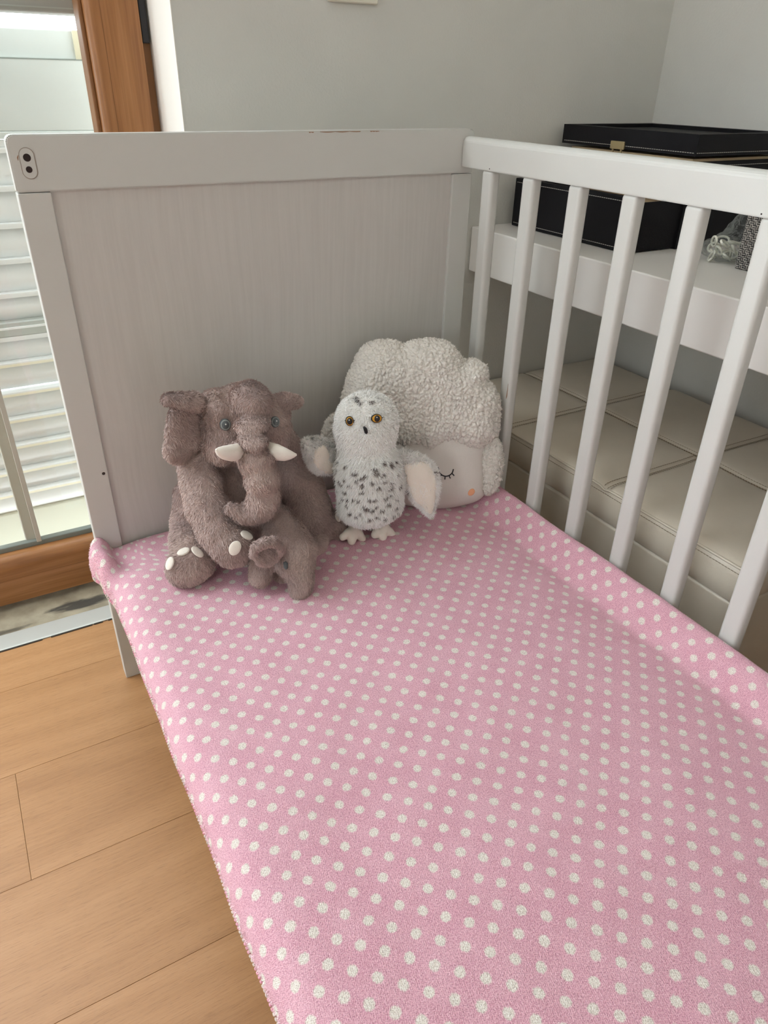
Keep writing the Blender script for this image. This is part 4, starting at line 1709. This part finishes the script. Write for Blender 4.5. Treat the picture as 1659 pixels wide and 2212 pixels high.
# legs
B.chain([e_(270, 1010, -0.080), e_(285, 1240, -0.090), e_(280, 1340, -0.112), e_(284, 1460, -0.142)], [0.022, 0.030, 0.029, 0.030], k=0.008)
B.ell(e_(288, 1565, -0.166), [0.0370, 0.028, 0.0335], k=0.005)
B.chain([e_(1000, 1240, -0.085), e_(1250, 1245, -0.128), e_(1395, 1250, -0.148)], [0.034, 0.027, 0.0265], k=0.010)
elb = B


def el_comb(P, N):
    c = e_(690, 300, -0.12)
    d = P - c
    d /= np.linalg.norm(d, axis=1)[:, None] + 1e-9
    return d + np.array([0, -0.25, -0.55])


furry('body', B, 0.0025, MAT['fur'], el, 140000, 0.0047, 0.00085, el_comb, grey_color, wrinkle=0.0036, wfreq=42, it=1, clip_z=ZT - 0.002, shrink=0.0028,
      lean=0.74, swirl=0.9, sfreq=24, jitter=0.22, seed=2)


def floppy_ear(blob, parent, count, seed, lf=1.0):
    return furry('ear', blob, 0.0022, MAT['fur'], parent, count, 0.0047 * lf, 0.00085, comb_down, grey_color, wrinkle=0.0022, wfreq=45, it=1,
                 lean=0.74, swirl=0.9, sfreq=24, jitter=0.22, seed=seed)


def ear_flat(blob, pts, y0, nx, nz, T, D, k=0.006):
    O, org, U, Vv, N = patch_plane(np.array(pts, float), y0, 0, e_, nz, nx)
    blob.flat(smooth_closed(O, 70), org, U, Vv, N, T, D, k)


Be = Blob()
ear_flat(Be, [(140, 350), (105, 480), (85, 630), (105, 730), (165, 788), (240, 792), (300, 740), (350, 650), (392, 560), (385, 450), (360, 360), (250, 330)], -0.110, 0.30, 0.05, 0.0080, 0.014)
Be.chain([e_(370, 335, -0.112), e_(320, 325, -0.117), e_(225, 318, -0.122), e_(110, 298, -0.124)], [0.0095, 0.0100, 0.0098, 0.0080], k=0.003)
Be.chain([e_(320, 262, -0.112), e_(225, 285, -0.118), e_(110, 285, -0.121)], [0.0060, 0.0065, 0.006], k=0.006)
floppy_ear(Be, el, 14000, 41)
Be = Blob()
ear_flat(Be, [(985, 380), (1030, 380), (1045, 470), (1105, 575), (1160, 680), (1178, 745), (1138, 782), (1080, 742), (1035, 660), (995, 560)], -0.122, -0.30, 0.05, 0.0080, 0.013)
Be.chain([e_(930, 305, -0.110), e_(1010, 305, -0.112), e_(1100, 310, -0.110)], [0.0095, 0.0105, 0.0085], k=0.003)
floppy_ear(Be, el, 9000, 43)


def tusk(pts, rad, parent):
    P = smooth_open(pts, 26)
    rr = np.interp(np.linspace(0, 1, 26), np.linspace(0, 1, len(rad)), rad)
    V, F = tube_np(P, rr, 20)
    return mesh_np('tusk', V, F, MAT['felt_white'], parent)


tusk([e_(690, 660, -0.176), e_(640, 690, -0.194), e_(600, 700, -0.203), e_(545, 697, -0.211), e_(505, 686, -0.215), e_(482, 674, -0.217)], [0.0085, 0.0108, 0.0112, 0.0090, 0.0055, 0.0012], el)
tusk([e_(850, 650, -0.178), e_(895, 680, -0.196), e_(940, 695, -0.206), e_(1010, 712, -0.214), e_(1062, 716, -0.217), e_(1098, 714, -0.219)], [0.0085, 0.0108, 0.0114, 0.0090, 0.0052, 0.0012], el)


def plush_eye(blob, cx, cy, s_, parent, tilt=0.0, lift=0.0034):
    P, N = blob.hit(*epx(cx, cy))
    N = N * 0.6 - np.array([0, 0.55, -0.15])
    N /= np.linalg.norm(N)
    P = P + N * lift
    ring = disc('eye', P, N, RIGHT, circ(0.0074 * s_, 0.0082 * s_, 28, tilt), 0.0006, MAT['eye_dark'], parent, 0.0012)
    Wv = np.cross(N, RIGHT)
    disc('iris', P + N * 0.0010, N, RIGHT, circ(0.0064 * s_, 0.0072 * s_, 26, tilt), 0.0004, MAT['eye_grey'], ring, 0.0008)
    disc('pupil', P + N * 0.0018, N, RIGHT, circ(0.0050 * s_, 0.0056 * s_, 24, tilt), 0.0004, MAT['eye_dark'], ring, 0.0010)
    up = UPV - (UPV @ N) * N
    disc('glint', P + N * 0.0034 + up * 0.0012 * s_, N, RIGHT, circ(0.0010, 0.0010, 12), 0.0003, MAT['eye_white'], ring)


plush_eye(elb, 550, 482, 1.0, el)
plush_eye(elb, 925, 464, 0.95, el)


def nail(blob, cx, cy, rx, ry, rot, parent, lift=0.0036, up=0.0):
    P, N = blob.hit(*epx(cx, cy))
    P = P + N * lift
    disc('toenail', P, N, RIGHT, circ(rx, ry, 24, rot), 0.0007, MAT['felt_white'], parent, 0.0009)


nail(elb, 238, 1462, 0.0090, 0.0058, 0.5, el)
nail(elb, 335, 1462, 0.0100, 0.0058, -0.45, el)
nail(elb, 140, 1545, 0.0060, 0.0095, -0.35, el)
nail(elb, 626, 1424, 0.0078, 0.0105, -0.5, el)
nail(elb, 708, 1336, 0.0095, 0.0066, 0.1, el)
nail(elb, 1410, 1198, 0.0042, 0.0075, 0.35, el)

# ------------------------------------------------------------------ small elephant
be = empty('small_plush_elephant', (0.24, -0.22, ZT), 'small grey-brown plush elephant with drooping trunk in front of the large one', 'soft toy')
B = Blob()
B.chain([e_(960, 1230, -0.196), e_(1010, 1330, -0.212)], [0.0255, 0.0290], k=0.02)
B.ell(e_(1000, 1400, -0.215), [0.034, 0.030, 0.030], k=0.02)
B.ell(e_(1090, 1460, -0.240), [0.0290, 0.028, 0.030], k=0.012)
B.ell(e_(1075, 1560, -0.250), [0.0240, 0.022, 0.0210], k=0.012)
B.chain([e_(1120, 1580, -0.258), e_(1132, 1670, -0.268), e_(1125, 1740, -0.271), e_(1108, 1785, -0.270)], [0.0185, 0.0155, 0.0125, 0.0105], k=0.010)
B.chain([e_(880, 1440, -0.212), e_(828, 1540, -0.226), e_(822, 1640, -0.234)], [0.018, 0.0160, 0.0165], k=0.008)
B.chain([e_(1010, 1520, -0.215), e_(1000, 1630, -0.224)], [0.018, 0.0150], k=0.008)
B.chain([e_(1130, 1450, -0.205), e_(1140, 1560, -0.205)], [0.018, 0.0150], k=0.008)
# ears
B.chain([e_(1210, 1450, -0.236), e_(1265, 1400, -0.226), e_(1300, 1365, -0.220)], [0.010, 0.0105, 0.0080], k=0.006)
beb = B


def be_comb(P, N):
    d = P - e_(1060, 1250, -0.20)
    d /= np.linalg.norm(d, axis=1)[:, None] + 1e-9
    return d + np.array([0, -0.2, -0.5])


furry('body', B, 0.0022, MAT['fur'], be, 46000, 0.0042, 0.00080, be_comb, grey_color, wrinkle=0.0020, wfreq=50, it=1, clip_z=ZT - 0.002, shrink=0.0008,
      lean=0.76, swirl=0.55, sfreq=30, jitter=0.22, seed=5)
Be = Blob()
ear_flat(Be, [(755, 1475), (775, 1420), (835, 1390), (920, 1382), (975, 1405), (975, 1460), (935, 1530), (880, 1560), (800, 1545)], -0.254, 0.2, 0.3, 0.0045, 0.008)
Be.chain([e_(760, 1480, -0.256), e_(785, 1415, -0.262), e_(850, 1383, -0.267), e_(925, 1378, -0.268), e_(978, 1412, -0.264), e_(972, 1465, -0.258)], [0.0045, 0.0058, 0.0062, 0.0062, 0.0058, 0.004], k=0.003)
floppy_ear(Be, be, 7000, 47, 0.85)
P, N = beb.hit(*epx(1020, 1556))
disc('eye', P + N * 0.0042, N, RIGHT, np.array([(-0.0030, 0.0045), (0.0004, 0.0055), (0.0030, 0.0030), (0.0030, -0.0035), (0.0008, -0.0058), (-0.0022, -0.0030)]), 0.0008, MAT['eye_dark'], be, 0.001)

# ------------------------------------------------------------------ owl
def o_(cx, cy, y):
    return PXY(640 + cx * 0.2893, 700 + cy * 0.2893, y)


def opx(cx, cy):
    return 640 + cx * 0.2893, 700 + cy * 0.2893


ow = empty('plush_owl', (0.385, -0.175, ZT), 'white plush snowy owl with dark flecks and amber eyes', 'soft toy')
WHITE = np.array(srgb(255, 252, 246))
FLECK = np.array(srgb(84, 68, 62))
B = Blob()
B.ell(o_(525, 715, -0.160), [0.0455, 0.042, 0.0420], k=0.012)
B.ell(o_(520, 800, -0.166), [0.0445, 0.038, 0.028], k=0.015)
B.chain([o_(520, 930, -0.168), o_(530, 1020, -0.172)], [0.038, 0.043], k=0.02)
B.ell(o_(545, 1130, -0.175), [0.0500, 0.043, 0.046], k=0.02)
B.ell(o_(555, 1280, -0.180), [0.0505, 0.042, 0.036], k=0.02)
B.ell(o_(560, 1372, -0.182), [0.0500, 0.038, 0.020], k=0.015)
owb = B
# fleck centres scattered over breast, belly and crown: photo positions of the dark tufts
fl_px = [(325, 1020), (318, 1080), (380, 1055), (300, 1110), (345, 1185), (405, 1190), (370, 1250), (440, 1110), (450, 1170), (495, 1140), (500, 1195), (525, 1115), (585, 1085),
         (595, 1105), (640, 1035), (690, 1035), (700, 1055), (735, 1020), (640, 1120), (570, 1175), (610, 1215), (650, 1165), (690, 1180), (745, 1120), (705, 1215), (660, 1290),
         (585, 1300), (545, 1300), (495, 1245), (470, 1310), (430, 1300), (385, 1300), (350, 1290), (390, 1345), (490, 1395), (520, 1365), (560, 1370), (600, 1350), (640, 1380),
         (685, 1340), (690, 1275), (745, 1300), (790, 1380), (740, 1360), (600, 1430), (655, 1440), (545, 1440), (450, 1420), (410, 1400), (330, 1165), (320, 1240), (770, 1200),
         (460, 575), (445, 560), (555, 590), (470, 600), (755, 1400), (720, 1425), (335, 1320), (365, 1150)]
V0, F0 = B.build(0.0026, 0.0012, 40)
FL = np.array([B.hit(*opx(*p))[0] for p in fl_px])
# the same flecks carry on round the back
back = V0[np.random.default_rng(6).choice(len(V0), 400)]
back = back[(back[:, 1] > o_(545, 1130, -0.175)[1] + 0.005) & (back[:, 2] < o_(520, 980, -0.17)[2])][:45]
FL = np.vstack([FL, back])


def owl_color(P, rg):
    d = np.full(len(P), 1.0)
    Pw = P + np.stack([vnoise(P, 160, 60 + i) for i in range(3)], -1) * 0.0018
    for q in FL:
        dv = Pw - q
        d = np.minimum(d, np.sqrt((dv[:, 0] / 1.25) ** 2 + dv[:, 1] ** 2 + (dv[:, 2] / 0.7) ** 2))
    f = np.clip((0.0040 - d) / 0.0012, 0, 1)[:, None] * (0.75 + 0.25 * rg.random((len(P), 1)))
    c = WHITE * (0.95 + 0.07 * rg.random((len(P), 1)))
    return np.clip(c * (1 - f) + FLECK * f, 0, 1)


def ow_comb(P, N):
    d = P - o_(520, 760, -0.16)
    d /= np.linalg.norm(d, axis=1)[:, None] + 1e-9
    return d * 0.8 + np.array([0, 0, -0.6])


furry('body', B, 0.0026, MAT['owl_fur'], ow, 66000, 0.0068, 0.00095, ow_comb, owl_color, wrinkle=0.0022, wfreq=50,
      lean=0.72, swirl=0.5, sfreq=28, jitter=0.4, seed=9, lfun=lambda P: np.where(P[:, 2] > o_(520, 900, -0.17)[2], 0.75, 1.15))


def wing(pts, lin, y0, nx, nz, seed):
    O, org, U, Vv, N = patch_plane(np.array(pts, float), y0, 0, o_, nz, nx)
    Bw = Blob().flat(smooth_closed(O, 70), org, U, Vv, N, 0.0065, 0.010)
    w = furry('wing', Bw, 0.0022, MAT['owl_fur'], ow, 11000, 0.0080, 0.00095, lambda P, Nn: (P - org) * 18 + np.array([0, 0, -0.4]), owl_wing, wrinkle=0.0010,
              lean=0.7, jitter=0.5, seed=seed)
    c2 = np.mean(pts, 0)
    L2 = []
    for p in lin:
        wv = o_(p[0], p[1], y0) - CAM
        t_ = ((org - CAM) @ N) / (wv @ N)
        q = CAM + wv * t_ - org
        L2.append((q @ U, q @ Vv))
    Bl = Blob().flat(smooth_closed(L2, 60), org + N * 0.0068, U, Vv, N, 0.0050, 0.009)
    soft('wing_lining', Bl, 0.0018, MAT['velour'], w, 0.0020, 60)


FLW = []


def owl_wing(P, rg):
    f1, f2 = worley(P, 75, 77)
    f = np.clip((0.24 - f1) / 0.10, 0, 1)[:, None] * 0.85
    c = WHITE * (0.95 + 0.07 * rg.random((len(P), 1)))
    return np.clip(c * (1 - f) + FLECK * f, 0, 1)


wing([(770, 955), (860, 960), (960, 1000), (1035, 1080), (1058, 1190), (1045, 1310), (1015, 1415), (985, 1425), (880, 1330), (805, 1200), (765, 1070)],
     [(790, 1040), (850, 1020), (930, 1015), (1005, 1070), (1035, 1190), (1025, 1300), (992, 1410), (890, 1320), (815, 1200)], -0.200, -0.25, 0.15, 31)
wing([(60, 880), (130, 848), (220, 880), (320, 935), (335, 1020), (290, 1100), (215, 1118), (125, 1085), (80, 985)],
     [(105, 930), (145, 895), (185, 905), (225, 990), (255, 1060), (235, 1115), (160, 1100), (110, 1045)], -0.140, 0.45, 0.1, 33)


def owl_foot(leg_top, ankle, toes, heel, yy):
    Bf = Blob()
    Bf.chain([o_(*leg_top, yy + 0.006), o_(*ankle, yy)], [0.0088, 0.0082], k=0.006)
    for (a, b_, r0, r1, dy) in toes:
        Bf.chain([o_(*ankle, yy), o_(a[0], a[1], yy + dy * 0.6), o_(b_[0], b_[1], yy + dy)], [0.0088, r0, r1], k=0.004)
    soft('foot', Bf, 0.0016, MAT['velour'], ow, 0.0006, 60)


owl_foot((440, 1470), (432, 1545), [((390, 1560), (348, 1590), 0.0068, 0.0058, -0.004), ((420, 1590), (414, 1622), 0.0068, 0.0062, -0.010), ((465, 1570), (492, 1600), 0.0068, 0.0062, -0.004)], None, -0.180)
owl_foot((650, 1470), (648, 1530), [((610, 1545), (588, 1572), 0.0068, 0.0066, -0.004), ((645, 1570), (646, 1592), 0.0068, 0.0062, -0.010), ((690, 1548), (728, 1580), 0.0068, 0.0058, -0.004)], None, -0.188)


def owl_eye(cx, cy, rx, ry, tilt):
    P, N = owb.hit(*opx(cx, cy))
    N = N * 0.5 + np.array([-0.1, -0.75, 0.1])
    N /= np.linalg.norm(N)
    P = P + N * 0.0052
    base = disc('eye', P, N, RIGHT, circ(rx + 0.0011, ry + 0.0011, 28, tilt), 0.0005, MAT['black_gloss'], ow, 0.001)
    disc('iris', P + N * 0.0009, N, RIGHT, circ(rx, ry, 28, tilt), 0.0005, MAT['amber'], base, 0.0012)
    Rr = RIGHT - (RIGHT @ N) * N
    Rr /= np.linalg.norm(Rr)
    up = UPV - (UPV @ N) * N
    up /= np.linalg.norm(up)
    disc('pupil', P + N * 0.0020, N, RIGHT, circ(0.0042, 0.0048, 24), 0.0005, MAT['black_gloss'], base, 0.0012)
    disc('glint', P + N * 0.0036 + up * 0.002 - Rr * 0.001, N, RIGHT, circ(0.0009, 0.0009, 12), 0.0003, MAT['eye_white'], base)
    for s_ in (-1, 1):
        a = P + N * 0.0010 + Rr * s_ * (rx + 0.0005) + up * 0.0006
        V, F = tube_np([a, a + Rr * s_ * 0.0022 + up * 0.0012], [0.0008, 0.0003], 6)
        mesh_np('eye_corner', V, F, MAT['black_gloss'], base)


owl_eye(397, 722, 0.0050, 0.0062, 0.25)
owl_eye(592, 702, 0.0070, 0.0054, 0.0)
P, N = owb.hit(*opx(507, 785))
N = np.array([0.0, -0.95, -0.1])
disc('beak', P + np.array([0, -0.0045, 0]), N, RIGHT, np.array([(-0.0034, 0.0058), (-0.0008, 0.0062), (0.0016, 0.0036), (0.0028, -0.0010), (0.0026, -0.0050), (0.0008, -0.0062), (-0.0014, -0.0046), (-0.0022, 0.0)]), 0.0016, MAT['black_gloss'], ow, 0.0022)

# ------------------------------------------------------------------ sheep cushion
shp = empty('sheep_cushion', (0.55, -0.10, ZT), 'grey sheep-face cushion with curly fleece top leaning in the crib corner', 'cushion')
PN = np.array([-0.50, -1.0, 0.25])
PN /= np.linalg.norm(PN)
PU = np.array([1.0, 0, 0]) - PN[0] * PN
PU /= np.linalg.norm(PU)
PV = np.cross(PN, PU)
if PV[2] < 0: PV = -PV
PO = o_(1010, 760, -0.113)


def onp(pts, lift=0.0):
    out = []
    o0 = PO + PN * lift
    for p in pts:
        w = o_(p[0], p[1], -0.1) - CAM
        t_ = ((o0 - CAM) @ PN) / (w @ PN)
        q = CAM + w * t_ - PO
        out.append((q @ PU, q @ PV))
    return np.array(out)


cap = [(330, 620), (350, 520), (380, 400), (430, 290), (475, 200), (540, 142), (630, 120), (715, 122), (768, 140), (800, 158), (850, 130), (950, 114), (1050, 114), (1130, 136), (1190, 190),
       (1228, 240), (1252, 266), (1300, 261), (1360, 275), (1408, 308), (1424, 360), (1424, 412), (1470, 460), (1504, 530), (1516, 620), (1510, 720), (1500, 800), (1478, 850),
       (1420, 888), (1385, 922), (1300, 930), (1220, 915), (1150, 895), (1110, 888), (1080, 912), (1040, 948), (980, 964), (920, 945), (888, 918), (840, 935), (770, 935), (690, 900),
       (620, 940), (520, 950), (430, 900), (350, 800), (322, 700)]
face = [(1420, 860), (1425, 1000), (1420, 1180), (1395, 1280), (1285, 1340), (1150, 1366), (1010, 1374), (830, 1350), (660, 1310), (520, 1220), (430, 1080), (390, 900), (450, 760), (800, 700), (1200, 720)]
ear_r = [(1392, 925), (1430, 880), (1485, 838), (1525, 900), (1541, 1020), (1530, 1130), (1498, 1222), (1440, 1272), (1402, 1255), (1394, 1150), (1388, 1040)]
ear_l = [(345, 640), (260, 685), (212, 755), (190, 850), (215, 905), (280, 925), (350, 880), (380, 780), (370, 690)]

Bf = Blob().flat(smooth_closed(onp(face), 110), PO, PU, PV, PN, 0.036, 0.050)
soft('face', Bf, 0.0026, MAT['jersey'], shp, 0.0012, 22)

FLEECE = np.array(srgb(236, 230, 221))


def sherpa(name, outline, lift, T, D, count, seed, h=0.0016):
    Bc = Blob().flat(outline, PO + PN * lift, PU, PV, PN, T, D)
    V, F = Bc.build(h)
    V = relax(V, F, 2)
    Nn = Bc.normal(V)
    V = V.copy()
    wv = 0.0035 * np.stack([vnoise(V, 80, 70 + i) for i in range(3)], -1)
    f1, f2 = worley(V + wv, 150, seed)
    g1, g2 = worley(V + wv * 1.4, 84, seed + 3)
    cre = np.clip((f2 - f1) / 0.22, 0, 1) ** 0.7
    cre2 = np.clip((g2 - g1) / 0.14, 0, 1) ** 0.7
    V2 = V + Nn * ((cre * 0.0030 + cre2 * 0.0028 - 0.0045 + 0.0022 * (1 - f1))[:, None])
    V2 += Nn * (vnoise(V, 300, seed + 9) * 0.0006 + vnoise(V, 520, seed + 10) * 0.0004)[:, None]
    rg = np.random.default_rng(seed)
    col = np.clip(FLEECE * (0.95 + 0.06 * vnoise(V, 40, 5))[:, None], 0, 1)
    # short curls of loose fibre
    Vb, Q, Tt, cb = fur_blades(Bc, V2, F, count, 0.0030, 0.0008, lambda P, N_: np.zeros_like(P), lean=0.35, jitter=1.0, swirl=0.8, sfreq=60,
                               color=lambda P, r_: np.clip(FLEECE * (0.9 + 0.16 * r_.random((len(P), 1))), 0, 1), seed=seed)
    o = len(V2)
    return mesh_np(name, np.vstack([V2, Vb]), [Tt + o, F, Q + o], MAT['sherpa'], shp, True, col=np.vstack([col, cb]))


sherpa('fleece_cap', smooth_closed(onp(cap), 190), 0.0030, 0.0425, 0.046, 9000, 3)
sherpa('ear', smooth_closed(onp(ear_r, 0.020), 80), 0.0180, 0.0120, 0.016, 2600, 13)
sherpa('ear', smooth_closed(onp(ear_l, 0.0), 80), 0.000, 0.0120, 0.016, 2000, 17)
# flat seam band where the fleece meets the face
def on_face(cx, cy, lift=0.0):
    p, n = Bf.hit(*opx(cx, cy))
    return p + n * lift, n


def face_line(name, pts, r0, r1, parent):
    P3 = np.array([on_face(*p, 0.0006)[0] for p in smooth_open(pts, 18)])
    V, F = tube_np(P3, np.linspace(r0, r1, len(P3)), 8)
    return mesh_np(name, V, F, MAT['thread_black'], parent)


lid_ = face_line('closed_eye', [(1060, 1068), (1066, 1100), (1085, 1125), (1115, 1136), (1145, 1128), (1165, 1108), (1173, 1082)], 0.0010, 0.0010, shp)
for a, b_ in (((1068, 1112), (1048, 1120)), ((1085, 1126), (1073, 1146)), ((1111, 1136), (1109, 1160)), ((1140, 1130), (1150, 1152)), ((1162, 1114), (1179, 1132))):
    face_line('eyelash', [a, ((a[0] + b_[0]) / 2, (a[1] + b_[1]) / 2), b_], 0.0010, 0.0009, lid_)
P, N = on_face(1307, 1256, 0.0002)
disc('cheek_spot', P, N, RIGHT, circ(0.0058, 0.0068, 26, -0.5), 0.0004, MAT['cheek'], shp, 0.0003)
# second closed eye and cheek, on the side hidden by the owl
lid_ = face_line('closed_eye', [(690, 1010), (698, 1045), (720, 1068), (750, 1076), (780, 1066), (798, 1046), (803, 1020)], 0.0010, 0.0010, shp)
P, N = on_face(610, 1150, 0.0002)
disc('cheek_spot', P, N, RIGHT, circ(0.0058, 0.0068, 26, -0.5), 0.0004, MAT['cheek'], shp, 0.0003)
